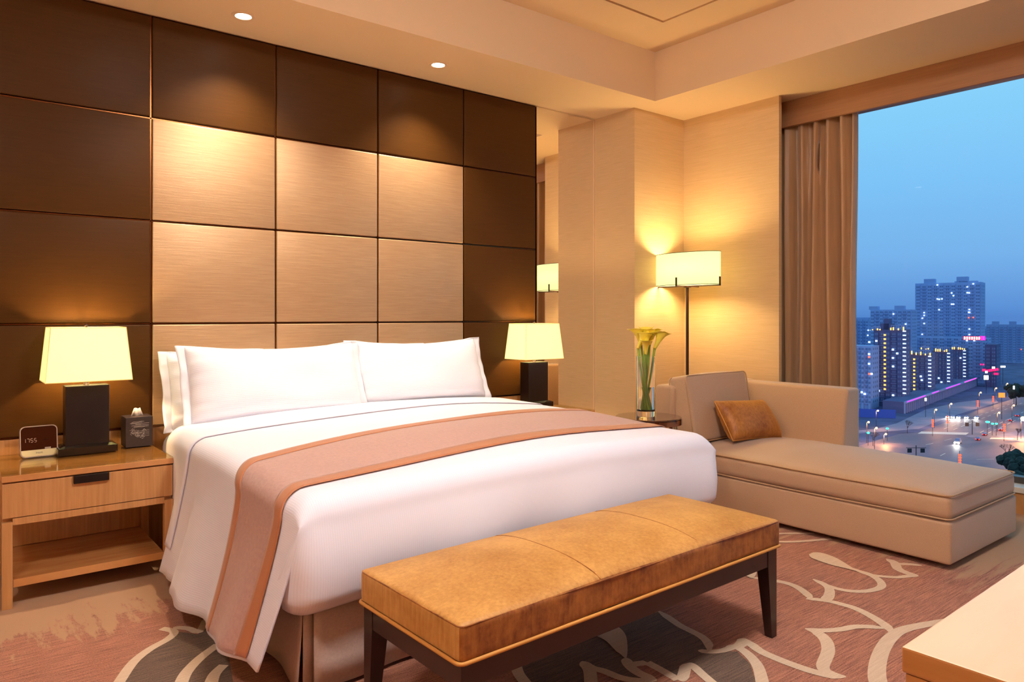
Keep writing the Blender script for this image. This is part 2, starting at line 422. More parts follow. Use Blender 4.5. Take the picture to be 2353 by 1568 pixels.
# ceiling: soffit around a raised tray with a shallow square groove in it
tx0, tx1, ty0, ty1 = -.35, 4.154, -.9, 3.549
bm = bmesh.new()
for a in ((XL, XG+.1, ty1, YB+.2), (XL, XG+.1, YF, ty0), (XL, tx0, ty0, ty1), (tx1, XG+.1, ty0, ty1)):
    box(bm, a[0], a[1], a[2], a[3], ZC, ZC+.02)
for a in ((tx0-.02, tx0, ty0, ty1), (tx1, tx1+.02, ty0, ty1), (tx0-.02, tx1+.02, ty1, ty1+.02), (tx0-.02, tx1+.02, ty0-.02, ty0)):
    box(bm, a[0], a[1], a[2], a[3], ZC+.02, ZT+.02)
gx0, gx1, gy0, gy1 = .03, 3.776, -.5, 3.16; gw = .022
box(bm, gx0, gx1-gw, gy0, gy1-gw, ZT, ZT+.02)
for a in ((tx0-.02, tx1+.02, gy1, ty1+.02), (tx0-.02, tx1+.02, ty0-.02, gy0-gw), (gx1, tx1+.02, gy0-gw, gy1), (tx0-.02, gx0-gw, gy0-gw, gy1)):
    box(bm, a[0], a[1], a[2], a[3], ZT, ZT+.02)
box(bm, tx0, tx1, ty0, ty1, ZT+.02, ZT+.04)
struct('ceiling', bm, 'ceiling')
bm = bmesh.new(); box(bm, XL, 4.157, YB-.005, YB+.03, .0, .628)
struct('trim_1', bm, 'maple')

# padded wall panels, four rows of five; the three middle columns are pale below the top row
PX = [.207, .873, 1.5395, 2.204, 2.871, 3.533]
pz = [.634+k*.5445 for k in range(5)]
rows = ['top row', 'second row', 'third row', 'bottom row']
cols = ['far left column above the lamp nightstand', 'left of the three middle columns', 'centre column', 'right of the three middle columns', 'far right column beside the mirror']
for ri in range(4):
    for ci in range(5):
        pale = ri > 0 and 0 < ci < 4
        z1 = pz[4-ri]; z0 = pz[3-ri]; g = .0055
        def fn(p, q, pale=pale): return p
        bm = bbox(PX[ci]+g, PX[ci+1]-g, YB-.022, YB+.0, z0+g, z1-g-(0.004 if ri == 0 else 0), .006, 3)
        o = obj('wall_panel', bm, 'pale_panel' if pale else 'dark_panel', smooth=True, angle=40)
        if pale: lab = 'pale gold silk wall panel in the %s, %s' % (rows[ri], cols[ci])
        else: lab = 'dark brown wall panel in the %s, %s' % (rows[ri], cols[ci])
        tag(o, lab, 'wall panel', 'pale silk panels behind the bed' if pale else 'dark panels around the pale ones')
# bronze strips sunk in the joints
bm = bmesh.new()
for x in PX: box(bm, x-.004, x+.004, YB-.006, YB+.03, .63, ZC)
for z in pz: box(bm, PX[0], PX[-1], YB-.006, YB+.03, z-.003, z+.003)
struct('trim_2', bm, 'bronze')

# mirror between the panels and the column
t = thing('wall_mirror', 'tall wall mirror between the dark panels and the projecting wall', 'mirror', (3.85, YB, 0))
obj('mirror_glass', bbox(3.545, 4.150, YB-.012, YB+.03, .02, ZC-.003, 0), 'mirror', t)
obj('mirror_edge', bbox(4.148, 4.157, YB-.016, YB+.03, .02, ZC-.002, 0), 'downlight_ring', t)

# window: sill box, frame, glass
w = bpy.data.objects.new('window_1', None); COL.objects.link(w); w.location = (XG, .8, 0); w['kind'] = 'structure'
obj('window_pane', bbox(XG, XG+.008, YF, 3.2, .17, ZC-.02, 0), 'pane', w)
bm = bmesh.new(); box(bm, XG-.03, XG+.04, YF, 3.2, .165, .205); box(bm, XG-.03, XG+.04, YF, 3.2, ZC-.08, ZC)
box(bm, XG-.03, XG+.04, YF, YF+.05, .2, ZC); box(bm, XG-.03, XG+.04, 3.14, 3.2, .2, ZC)
obj('window_frame', bm, 'frame', w)
obj('window_sill', bbox(XG-.16, XG+.04, YF, 3.2, .13, .165, .004), 'sill', w)
bm = bmesh.new(); box(bm, XG-.145, XG+.04, YF, 3.2, 0, .13); struct('baseboard_right', bm, 'maple')
obj_v = obj('valance', bbox(4.92, 4.95, YF, 3.2, ZC-.190, ZC, .003), 'valance')
tag(obj_v, 'long brown fabric covered valance board above the window', 'valance')

# curtain with irregular folds
def curtain(y0, y1, x, z0, z1, nf=9, seed=3, open_dir=-1):
    rnd = random.Random(seed); bm = bmesh.new()
    # fold profile along the rail
    prof = []; y = 0; k = 0; Wd = []
    for k in range(nf): Wd.append(rnd.uniform(.6, 1.5))
    tot = sum(Wd); pos = 0; n = 14
    for k, wd in enumerate(Wd):
        amp = rnd.uniform(.038, .068)
        for i in range(n):
            s = i/n; prof.append((pos+wd*s, amp*math.sin(s*2*PI)*(1+.35*math.sin(s*4*PI+k)), k))
        pos += wd
    prof.append((tot, 0, nf-1))
    nz = 40; grid = []
    for j in range(nz+1):
        h = j/nz; z = z1+(z0-z1)*h; row = []
        for (p, d, k) in prof:
            s = p/tot
            yy = y0+(y1-y0)*s; spread = 1+.06*max(0, h-.55)
            yy = y0+(yy-y0)*spread+.006*math.sin(5*h+k*1.7)
            dd = d*(.75+.45*h)+.008*math.sin(h*7+k*2.3)
            if k == 3: dd += .02*math.exp(-((h-.15)/.12)**2)*math.sin(s*160)
            row.append(bm.verts.new((x+dd, yy, z)))
        grid.append(row)
    for a, b in zip(grid, grid[1:]):
        for i in range(len(a)-1): bm.faces.new((a[i], a[i+1], b[i+1], b[i]))
    return bm
o = obj('curtain', curtain(3.14, 2.468, 5.01, .012, ZC-.03, 7, 5), 'curtain', smooth=True)
sm = o.modifiers.new('thickness', 'SOLIDIFY'); sm.thickness = .004
tag(o, 'gathered brown satin curtain hanging at the left end of the window', 'curtain')

# downlights
def downlight(x, y, label, zc=None, watts=1, vis=True):
    zc = zc or ZC
    t = thing('ceiling_downlight', label, 'ceiling light', (x, y, zc), 'recessed ceiling downlights')
    bm = bmesh.new(); lathe(bm, [(.040, .004), (.042, -.005), (.060, -.004), (.062, .0), (.062, .004)], 40, (x, y, zc))
    obj('trim_ring', bm, 'downlight_ring', t, smooth=True, angle=40)
    bm = bmesh.new(); lathe(bm, [(0, -.0015), (.037, -.0015), (.040, .001)], 32, (x, y, zc))
    obj('lamp_lens', bm, 'bulb', t)
    return t
DL = [(1.259, 3.893, 'round recessed downlight in the soffit above the left pale panels'),
      (2.472, 3.884, 'round recessed downlight in the soffit above the right pale panels')]
for x, y, l in DL: downlight(x, y, l)

def add_light(kind, name, loc, power, col, **k):
    l = bpy.data.lights.new(name, kind); l.energy = power; l.color = col
    for a, b in k.items(): setattr(l, a, b)
    o = bpy.data.objects.new(name, l); COL.objects.link(o); o.location = loc; return o
WARM = (1, .70, .40); SOFT = (1, .82, .62)
for x, y, _ in DL:
    s = add_light('SPOT', 'downlight_beam', (x, y, ZC-.006), 105, (1, .87, .66), spot_size=math.radians(108), spot_blend=1, shadow_soft_size=.035)

# ------------------------------------------------------------------ nightstands
def nightstand(label):
    x0, x1, y0, y1 = -.33, .33, -.54, 0      # local: origin at the floor, centre of the back edge
    t = thing('nightstand', label, 'nightstand', (0, 0, 0), 'maple nightstands beside the bed')
    obj('top', bbox(x0, x1, y0, y1, .527, .553, .002), 'maple_top', t)
    obj('glass_top', bbox(x0+.001, x1-.001, y0+.001, y1, .5535, .559, .001), 'glass_edge_top', t)['label'] = 'clear glass sheet'
    d = obj('drawer', bbox(x0+.002, x1-.002, y0+.004, y0+.024, .377, .520, .0015), 'maple', t)
    obj('handle', bbox(-.075, .062, y0-.014, y0+.006, .489, .524, .003), 'black', d)['label'] = 'black bar handle'
    bm = bmesh.new(); box(bm, x0+.004, x1-.004, y0+.026, y1-.002, .36, .526); obj('drawer_case', bm, 'maple', t)
    for sx, sy in ((x0, y0), (x1-.038, y0), (x0, y1-.04), (x1-.038, y1-.04)):
        obj('leg', bbox(sx, sx+.038, sy, sy+.038, 0, .36, .0015), 'maple', t)
    obj('rail', bbox(x0+.038, x1-.038, y0+.004, y0+.024, .345, .374, .001), 'maple', t)
    obj('shelf', bbox(x0+.04, x1-.04, y0+.006, y1-.004, .085, .118, .0015), 'maple_top', t)
    obj('back_panel', bbox(x0+.04, x1-.04, y1-.016, y1-.004, .12, .358, 0), 'maple', t)
    return t
m = bpy.data.materials.new('glass sheet'); m.use_nodes = True
M['glass_edge_top'] = m; nt = m.node_tree; nt.nodes.clear()
_o = nt.nodes.new('ShaderNodeOutputMaterial'); _t = nt.nodes.new('ShaderNodeBsdfTransparent'); _t.inputs[0].default_value = (.93, .92, .84, 1)
_g = nt.nodes.new('ShaderNodeBsdfGlossy'); _g.inputs['Roughness'].default_value = .02; _f = nt.nodes.new('ShaderNodeValue'); _f.outputs[0].default_value = .10
_x = nt.nodes.new('ShaderNodeMixShader'); nt.links.new(_f.outputs[0], _x.inputs[0]); nt.links.new(_t.outputs[0], _x.inputs[1]); nt.links.new(_g.outputs[0], _x.inputs[2]); nt.links.new(_x.outputs[0], _o.inputs[0])
NS = nightstand('maple nightstand with glass top and open shelf left of the bed, under the clock')
NS.location = (.527, 4.19, 0)
dup(NS, (3.30, 4.19, 0), 'maple nightstand mostly hidden behind the right side of the bed')
NT = .559

# ------------------------------------------------------------------ table lamps
def table_lamp(label):
    t = thing('table_lamp', label, 'lamp', (0, 0, 0), 'table lamps on the nightstands')
    bm = bmesh.new()   # stepped plinth
    box(bm, -.125, .125, -.07, .07, 0, .032)
    vs = [bm.verts.new(p) for p in ((-.125, -.07, .032), (.125, -.07, .032), (.125, .07, .032), (-.125, .07, .032), (-.1, -.052, .042), (.1, -.052, .042), (.1, .052, .042), (-.1, .052, .042))]
    for q in ((0, 1, 5, 4), (1, 2, 6, 5), (2, 3, 7, 6), (3, 0, 4, 7), (4, 5, 6, 7)): bm.faces.new([vs[i] for i in q])
    obj('plinth', bm, 'stone_light', t)
    obj('stone_block', bbox(-.092, .092, -.048, .048, .042, .325, .002), 'stone', t)
    bm = bmesh.new(); tube(bm, [(0, 0, .325), (0, 0, .36)], .012, 16); tube(bm, [(0, 0, .36), (0, 0, .615)], .004, 8)
    for k in range(2):
        a = 0 if k == 0 else PI/2
        e = .152 if k == 0 else .092
        tube(bm, [(-e*math.cos(a), -e*math.sin(a), .600), (e*math.cos(a), e*math.sin(a), .600)], .002, 6)
    obj('lamp_neck', bm, 'lamp_metal', t, smooth=True)
    bm = bmesh.new(); lathe(bm, [(0, .622), (.007, .620), (.009, .614), (.006, .608), (.004, .602)], 16)
    obj('finial', bm, 'lamp_metal', t, smooth=True)
    # open shade: four slightly sloping sides
    bm = bmesh.new()
    b = [(-.180, -.122), (.180, -.122), (.180, .118), (-.180, .118)]; u = [(-.157, -.098), (.157, -.098), (.157, .096), (-.157, .096)]
    bv = [Vector((x, y, .350)) for x, y in b]; uv_ = [Vector((x, y, .605)) for x, y in u]
    for i in range(4):
        j = (i+1) % 4
        polygon(bm, [bv[i], bv[j], uv_[j], uv_[i]])
        ins = .0015
    bmesh.ops.remove_doubles(bm, verts=bm.verts, dist=1e-5)
    o = obj('lamp_shade', bm, 'shade', t); s = o.modifiers.new('t', 'SOLIDIFY'); s.thickness = .0015; s.offset = -1
    bm = bmesh.new()
    for i in range(4):
        j = (i+1) % 4
        tube(bm, [bv[i], uv_[i]], .0018, 6); tube(bm, [bv[i], bv[j]], .0022, 6); tube(bm, [uv_[i], uv_[j]], .0018, 6)
    obj('shade_trim', bm, 'shade_trim', o, smooth=True)
    return t
TL = table_lamp('rectangular shaded table lamp with black stone block on the left nightstand')
TL.location = (.556, 4.05, NT)
TL2 = dup(TL, (3.405, 4.05, NT), 'rectangular shaded table lamp with black stone block right of the bed, before the mirror')
for x in (.556, 3.405):
    add_light('POINT', 'table_lamp_bulb', (x, 4.05, NT+.49), 11, (1, .72, .36), shadow_soft_size=.03)

# ------------------------------------------------------------------ tissue box and clock
x0, x1, y0, y1 = .725, .850, 4.035, 4.155
t = thing('tissue_box', 'dark brown tissue box engraved with a landscape, beside the left lamp', 'tissue box', ((x0+x1)/2, (y0+y1)/2, NT))
bm = bbox(x0, x1, y0, y1, NT, NT+.150, .0025)
obj('box_body', bm, 'leather', t)
bm = bmesh.new(); rnd = random.Random(5)
def scratch(xa, xb, z, dz, w=.0007):
    n = 5; pts = [(x0+xa+(xb-xa)*k/n, y0-.0006, NT+z+dz*k/n+rnd.uniform(-.0012, .0012)) for k in range(n+1)]
    tube(bm, pts, w, 4)
for k in range(7): scratch(.018+rnd.uniform(0, .03), .06+rnd.uniform(0, .05), .098+k*.0045, rnd.uniform(-.001, .004), .0005)
for k in range(60):
    a = rnd.uniform(.018, .085); scratch(a, a+rnd.uniform(.003, .012), rnd.uniform(.05, .078)+.012*math.sin(a*60), rnd.uniform(-.008, .008), .0004)
for k in range(5): scratch(.05, .108, .052+k*.007, .001, .0004)
scratch(.075, .084, .078, .010, .0008); scratch(.084, .094, .088, -.010, .0008); scratch(.083, .083, .062, .02, .0006)
obj('landscape_engraving', bm, 'engraving', t)['label'] = 'pale engraved landscape of pavilion and trees'
bm = bmesh.new(); cx, cy = (x0+x1)/2+.002, (y0+y1)/2
pts = []
for i in range(7):
    s = i/6
    for z, wd in ((NT+.149, .027), (NT+.188, .013)):
        pts.append(bm.verts.new((cx+(s-.5)*2*wd, cy+.006*math.sin(s*9), z+(.002*math.sin(s*7)))))
for i in range(6): bm.faces.new((pts[2*i], pts[2*i+2], pts[2*i+3], pts[2*i+1]))
o = obj('tissue', bm, 'tissue', t, smooth=True); s = o.modifiers.new('t', 'SOLIDIFY'); s.thickness = .003

def rrect(w, h, r, n=6):
    pts = []
    for cx, cz, a0 in ((w/2-r, h-r, 0), (-w/2+r, h-r, 90), (-w/2+r, r, 180), (w/2-r, r, 270)):
        for k in range(n+1):
            a = math.radians(a0+k*90/n); pts.append((cx+r*math.cos(a), cz+r*math.sin(a)))
    return pts
t = thing('alarm_clock', 'rounded square alarm clock radio with dark mirror face on the left nightstand', 'clock', (.363, 4.04, NT))
W, Hh = .150, .145
mt = Matrix.Translation((.363, 4.035, NT)) @ Matrix.Rotation(math.radians(2), 4, 'Z') @ Matrix.Rotation(math.radians(-9), 4, 'X')
def prism(pts, y0, y1, inner=None):
    bm = bmesh.new(); n = len(pts)
    a = [bm.verts.new((x, y0, z)) for x, z in pts]; b = [bm.verts.new((x, y1, z)) for x, z in pts]
    for i in range(n):
        j = (i+1) % n; bm.faces.new((a[i], b[i], b[j], a[j]))
    if inner:
        c = [bm.verts.new((x, y0, z)) for x, z in inner]; d = [bm.verts.new((x, y0+.004, z)) for x, z in inner]
        for i in range(n):
            j = (i+1) % n; bm.faces.new((a[i], a[j], c[j], c[i])); bm.faces.new((c[i], c[j], d[j], d[i]))
        bm.faces.new(b[::-1])
    else: bm.faces.new(a); bm.faces.new(b[::-1])
    bmesh.ops.recalc_face_normals(bm, faces=bm.faces)
    return bm
def tr(bm): bmesh.ops.transform(bm, matrix=mt, verts=bm.verts); return bm
sh = lambda pts, dz: [(x, z+dz) for x, z in pts]
obj('housing', tr(prism(rrect(W, Hh, .022), 0, .035, sh(rrect(W-.008, Hh-.008, .019), .004))), 'aluminium', t)
scr = [(x, max(z, .034)) for x, z in sh(rrect(W-.008, Hh-.008, .019), .004)]
obj('screen', tr(prism(scr, .0015, .004)), 'mirror_dark', t)
band = [(x, min(z, .0335)) for x, z in sh(rrect(W-.008, Hh-.008, .019), .004)]
obj('speaker_band', tr(prism(band, -.002, .004)), 'cream_plastic', t)
bm = bmesh.new(); box(bm, .022, .046, -.004, .002, .034, .042); obj('snooze_button', tr(bm), 'aluminium', t)
def text(s, size, mat_, parent, mtx, name, th=.0003, offset=0):
    cu = bpy.data.curves.new('t', 'FONT'); cu.body = s; cu.size = size; cu.extrude = th; cu.align_x = 'CENTER'; cu.offset = offset
    o = bpy.data.objects.new('t', cu); dg = bpy.context.evaluated_depsgraph_get()
    COL.objects.link(o); bpy.context.view_layer.update()
    dg = bpy.context.evaluated_depsgraph_get()
    me = bpy.data.meshes.new_from_object(o.evaluated_get(dg)); bpy.data.objects.remove(o); bpy.data.curves.remove(cu)
    bm = bmesh.new(); bm.from_mesh(me); bpy.data.meshes.remove(me)
    bmesh.ops.transform(bm, matrix=mtx, verts=bm.verts)
    return obj(name, bm, mat_, parent)
stand = Matrix.Rotation(PI/2, 4, 'X')
text('PHILIPS', .0085, 'print_grey', t, mt @ Matrix.Translation((0, -.0026, .016)) @ stand, 'lettering')
def seg_digit(bm, ch, x, z, w=.009, h=.017):
    S = {'1': 'bc', '7': 'abc', '5': 'afgcd'}[ch]
    q = {'a': ((0, h), (w, h)), 'b': ((w, h), (w, h/2)), 'c': ((w, h/2), (w, 0)), 'd': ((0, 0), (w, 0)), 'f': ((0, h/2), (0, h)), 'g': ((0, h/2), (w, h/2))}
    for s in S:
        (xa, za), (xb, zb) = q[s]; dx, dz = (xb-xa)*.12, (zb-za)*.12
        tube(bm, [(x+xa+dx, .0012, z+za+dz), (x+xb-dx, .0012, z+zb-dz)], .0009, 4)
bm = bmesh.new()
for ch, x in zip('1755', (-.062, -.047, -.033, -.019)): seg_digit(bm, ch, x, .070)
obj('time_digits', tr(bm), 'digits', t)
bm = bmesh.new(); tube(bm, [(.018, .0012, .078), (.036, .0012, .079)], .0008, 4); obj('sensor_mark', tr(bm), 'black', t)

# ------------------------------------------------------------------ bed
BX0, BX1, BY0 = .90, 2.93, 2.20
bed = thing('bed', 'king size bed with white mattress and taupe pleated skirt', 'bed', (1.9, 3.1, 0))
def mfn(p, q):
    return Vector((p.x, p.y, p.z+(.012*(1-q[0]**2)*(1-q[1]**2) if q[2] > 0 else 0)))
obj('mattress', rbox(BX0+.01, BX1-.01, BY0+.02, 4.16, .30, .605, .07, 16, mfn), 'sheet', bed, smooth=True)
def skirt():
    bm = bmesh.new(); n = 60
    def wall(a, b, amp=.004):
        a = Vector(a); b = Vector(b); d = (b-a); L = d.length; d.normalize(); s = Vector((d.y, -d.x, 0)); rowz = [.33, .2, .1, .015]
        g = []
        for j, z in enumerate(rowz):
            g.append([bm.verts.new(a+d*L*i/n+s*(amp*j*math.sin(i*.45)+.003*j)+Vector((0, 0, z))) for i in range(n+1)])
        for p, q in zip(g, g[1:]):
            for i in range(n): bm.faces.new((p[i], q[i], q[i+1], p[i+1]))
    k = .025
    wall((BX0+.02+k, BY0+.03, 0), (BX1-.02-k, BY0+.03, 0))          # foot
    wall((BX0+.02, 4.1, 0), (BX0+.02, BY0+.03+k, 0)); wall((BX1-.02, BY0+.03+k, 0), (BX1-.02, 4.1, 0))
    # inverted corner pleats
    for sx, xx in ((1, BX0+.02), (-1, BX1-.02)):
        pts = [(xx, BY0+.03+k), (xx+sx*.05, BY0+.03+k+.005), (xx+sx*.055, BY0+.085), (xx+sx*.06, BY0+.06), (xx+sx*k, BY0+.03)]
        for (ax, ay), (bx, by) in zip(pts, pts[1:]):
            polygon(bm, [(ax, ay, .015), (bx, by, .015), (bx, by, .33), (ax, ay, .33)])
    polygon(bm, [(BX0+.02, BY0+.03, .329), (BX1-.02, BY0+.03, .329), (BX1-.02, 4.1, .329), (BX0+.02, 4.1, .329)])
    return bm
o = obj('bed_skirt', skirt(), 'skirt', bed, smooth=True, angle=50); s = o.modifiers.new('t', 'SOLIDIFY'); s.thickness = .003
for x, y in ((BX0+.12, BY0+.12), (BX1-.12, BY0+.12), (BX0+.12, 4.0), (BX1-.12, 4.0)):
    bm = bmesh.new(); tube(bm, [(x, y, 0), (x, y, .3)], .02, 12); obj('bed_leg', bm, 'black', bed)

# duvet surface: columns c run from the left hem over the top to the right hem
ND, NA, NTOP = 14, 6, 40
XE0, XE1, RC = .865, 2.965, .085
NCOL = ND+NA+NTOP+NA+ND
def ztop(x, y):
    q = (x-(XE0+XE1)/2)/((XE1-XE0)/2)
    base = .645+.02*min(1, max(0, (y-2.4)/.6))
    crown = .055*(1-abs(q)**2.2)*(.5+.5*min(1, max(0, (y-2.2)/.5)))
    pf = .010*math.sin(x*3.1+y*2)*math.sin(y*4.2+.5)
    return base+crown+pf*(1-q*q)
def duvet(c, y):
    """point of the duvet at column c (0..NCOL) and lengthwise position y"""
    mirror = c > NCOL/2; k = NCOL-c if mirror else c
    def top(x): return ztop(x, y)
    xe = XE1 if mirror else XE0; s = -1 if mirror else 1
    zt = top(xe+s*RC)
    if k <= ND:
        q = 1-k/ND
        hem = .105+.06*max(0, min(1, (3.4-y)/1.0))*0+.018*math.sin(y*3.3+.6)
        flare = (.13 if not mirror else .07)*max(0, min(1, 1-(y-3.46)/.16))
        fold = (q**1.4)*(.020*math.sin(y*10.5+.8)+.010*math.sin(y*21+2))
        if not mirror: fold += (q**.8)*.03*math.exp(-((y-3.28)/.05)**2)*-1+.0
        x = xe-s*(flare*q**1.25+fold*max(0, min(1, 1-(y-3.46)/.16)))
        z = (zt-RC)+((hem)-(zt-RC))*q
        yy = y+q*(.10*max(0, 1-(y-2.14)/.5) if y < 2.64 else 0)
        return Vector((x, yy, z))
    if k <= ND+NA:
        a = (k-ND)/NA*PI/2
        return Vector((xe+s*RC*(1-math.cos(a)), y, zt-RC+RC*math.sin(a)))
    f = (c-ND-NA)/NTOP; x = XE0+RC+(XE1-XE0-2*RC)*f
    return Vector((x, y, top(x)))
YD0, RR = 2.235, .085
def build_sheet(bm, cs, ys, off=0, roll=False):
    g = []
    for c in cs:
        r = []
        for y in (ys(c) if callable(ys) else ys):
            p = duvet(c, y)
            if off:
                e = .3; nrm = (duvet(min(c+e, NCOL), y)-duvet(max(c-e, 0), y)).cross(duvet(c, y+.01)-duvet(c, y-.01)).normalized()
                p = p+nrm*off
            r.append(bm.verts.new(p))
        g.append(r)
    uvl = bm.loops.layers.uv.verify()
    for i in range(len(g)-1):
        for j in range(len(g[0])-1):
            f = bm.faces.new((g[i][j], g[i+1][j], g[i+1][j+1], g[i][j+1]))
            for lp, (a, b) in zip(f.loops, ((i, j), (i+1, j), (i+1, j+1), (i, j+1))): lp[uvl].uv = (a*.05, b*.03)
    return g
def duvet_mesh():
    bm = bmesh.new(); uvl = bm.loops.layers.uv.verify()
    ys = [3.80-(3.80-YD0)*j/46 for j in range(47)]
    g = {}
    for c in range(NCOL+1):
        for j, y in enumerate(ys): g[c, j] = bm.verts.new(duvet(c, y))
    nr = 7; J = len(ys)-1
    def wgt(c):
        k = min(c, NCOL-c)
        if k <= ND: return 0
        if k <= ND+NA: return math.sin((k-ND)/NA*PI/2)
        return 1
    for c in range(NCOL+1):
        for r in range(1, nr+1):
            ph = r/nr*PI/2; p = duvet(c, YD0); y = -RR*math.sin(ph)
            p = p+Vector((0, y, -RR*(1-math.cos(ph))*wgt(c))); g[c, J+r] = bm.verts.new(p)
    rows = J+nr; lo = ND; hi = NCOL-ND; ndr = 16
    for r in range(1, ndr+1):
        q = r/ndr
        for c in range(lo, hi+1):
            p0 = g[c, rows].co; x = p0.x; k = min(c-lo, hi-c)
            wrap = max(0, 1-k/5); sgn = 1 if c < NCOL/2 else -1
            zb = .285+.01*math.sin(x*5)
            z = p0.z+(zb-p0.z)*q
            bul = .03*math.sin(q*PI*.9)+.012*q*math.sin(x*9+1)-.05*max(0, q-.85)/.15
            y = p0.y-bul*(1-.4*wrap)+wrap*wrap*.11*min(1, q*1.6)+.004*math.sin(x*14+q*3)*q
            x2 = x-sgn*wrap*.035*math.sin(min(1, q*1.3)*PI*.6)+sgn*wrap*.03*max(0, q-.8)/.2
            g[c, rows+r] = bm.verts.new((x2, y, z))
    cd = [0]; rd = [0]
    cm = NCOL//2
    for c in range(1, NCOL+1): cd.append(cd[-1]+(g[c, 20].co-g[c-1, 20].co).length)
    for r in range(1, rows+ndr+1): rd.append(rd[-1]+(g[cm, r].co-g[cm, r-1].co).length)
    def face(c, r):
        f = bm.faces.new((g[c, r], g[c, r+1], g[c+1, r+1], g[c+1, r]))
        for lp, (a, b) in zip(f.loops, ((c, r), (c, r+1), (c+1, r+1), (c+1, r))): lp[uvl].uv = (cd[a], rd[b])
    for c in range(NCOL):
        for r in range(rows): face(c, r)
    for c in range(lo, hi):
        for r in range(rows, rows+ndr): face(c, r)
    bmesh.ops.recalc_face_normals(bm, faces=bm.faces)
    return bm
dv = obj('duvet', duvet_mesh(), 'duvet', smooth=True)
s = dv.modifiers.new('t', 'SOLIDIFY'); s.thickness = .008; s.offset = -1
tag(dv, 'white finely striped duvet spread over the bed and tucked at the foot', 'duvet')
# turned-down top of the sheet, with a lilac cord along its edge
bm = bmesh.new(); fc = [i*.5 for i in range(6, 2*NCOL-5)]
build_sheet(bm, fc, [3.79-(3.79-3.40)*j/10 for j in range(11)], .004)
o = obj('turned_down_sheet', bm, 'sheet', smooth=True); s = o.modifiers.new('t', 'SOLIDIFY'); s.thickness = .003
tag(o, 'white turned down sheet across the duvet just below the pillows', 'sheet')
bm = bmesh.new(); pts = []
for c in fc:
    n_ = (duvet(min(c+.3, NCOL), 3.4)-duvet(max(c-.3, 0), 3.4)).cross(Vector((0, 1, 0))).normalized()
    pts.append(duvet(c, 3.398)+n_*.004)
tube(bm, pts, .0015, 6); obj('edge_cord', bm, 'piping_lilac', o, smooth=True)['label'] = 'thin lilac edging cord'
# runner
def run_y(c, v):      # v: 0 foot edge .. 1 head edge
    f = max(0, min(1, (c-ND)/(NCOL-2*ND)))
    foot = 2.285+.16*f; head = 2.74+(.34)*f**.75
    if c < ND:
        q = 1-c/ND; foot += -.05*q; head += -.06*q
    if c > NCOL-ND: q = (c-(NCOL-ND))/ND; head -= .02*q
    foot = max(foot, YD0+.005)
    return foot+(head-foot)*v
rc = [.35+i*(NCOL-.7)/160 for i in range(161)]
bm = bmesh.new(); build_sheet(bm, rc, lambda c: [run_y(c, .10+.80*j/12) for j in range(13)], .006)
rn = obj('bed_runner', bm, 'runner', smooth=True); s = rn.modifiers.new('t', 'SOLIDIFY'); s.thickness = .003
tag(rn, 'dusty pink bed runner with copper borders laid across the duvet', 'bed runner')
for a, b in ((0, .15), (.87, 1)):
    bm = bmesh.new(); build_sheet(bm, rc, lambda c: [run_y(c, a+(b-a)*j/4) for j in range(5)], .008)
    o = obj('runner_border', bm, 'runner_border', rn, smooth=True); s = o.modifiers.new('t', 'SOLIDIFY'); s.thickness = .003
    o['label'] = 'copper coloured satin border'

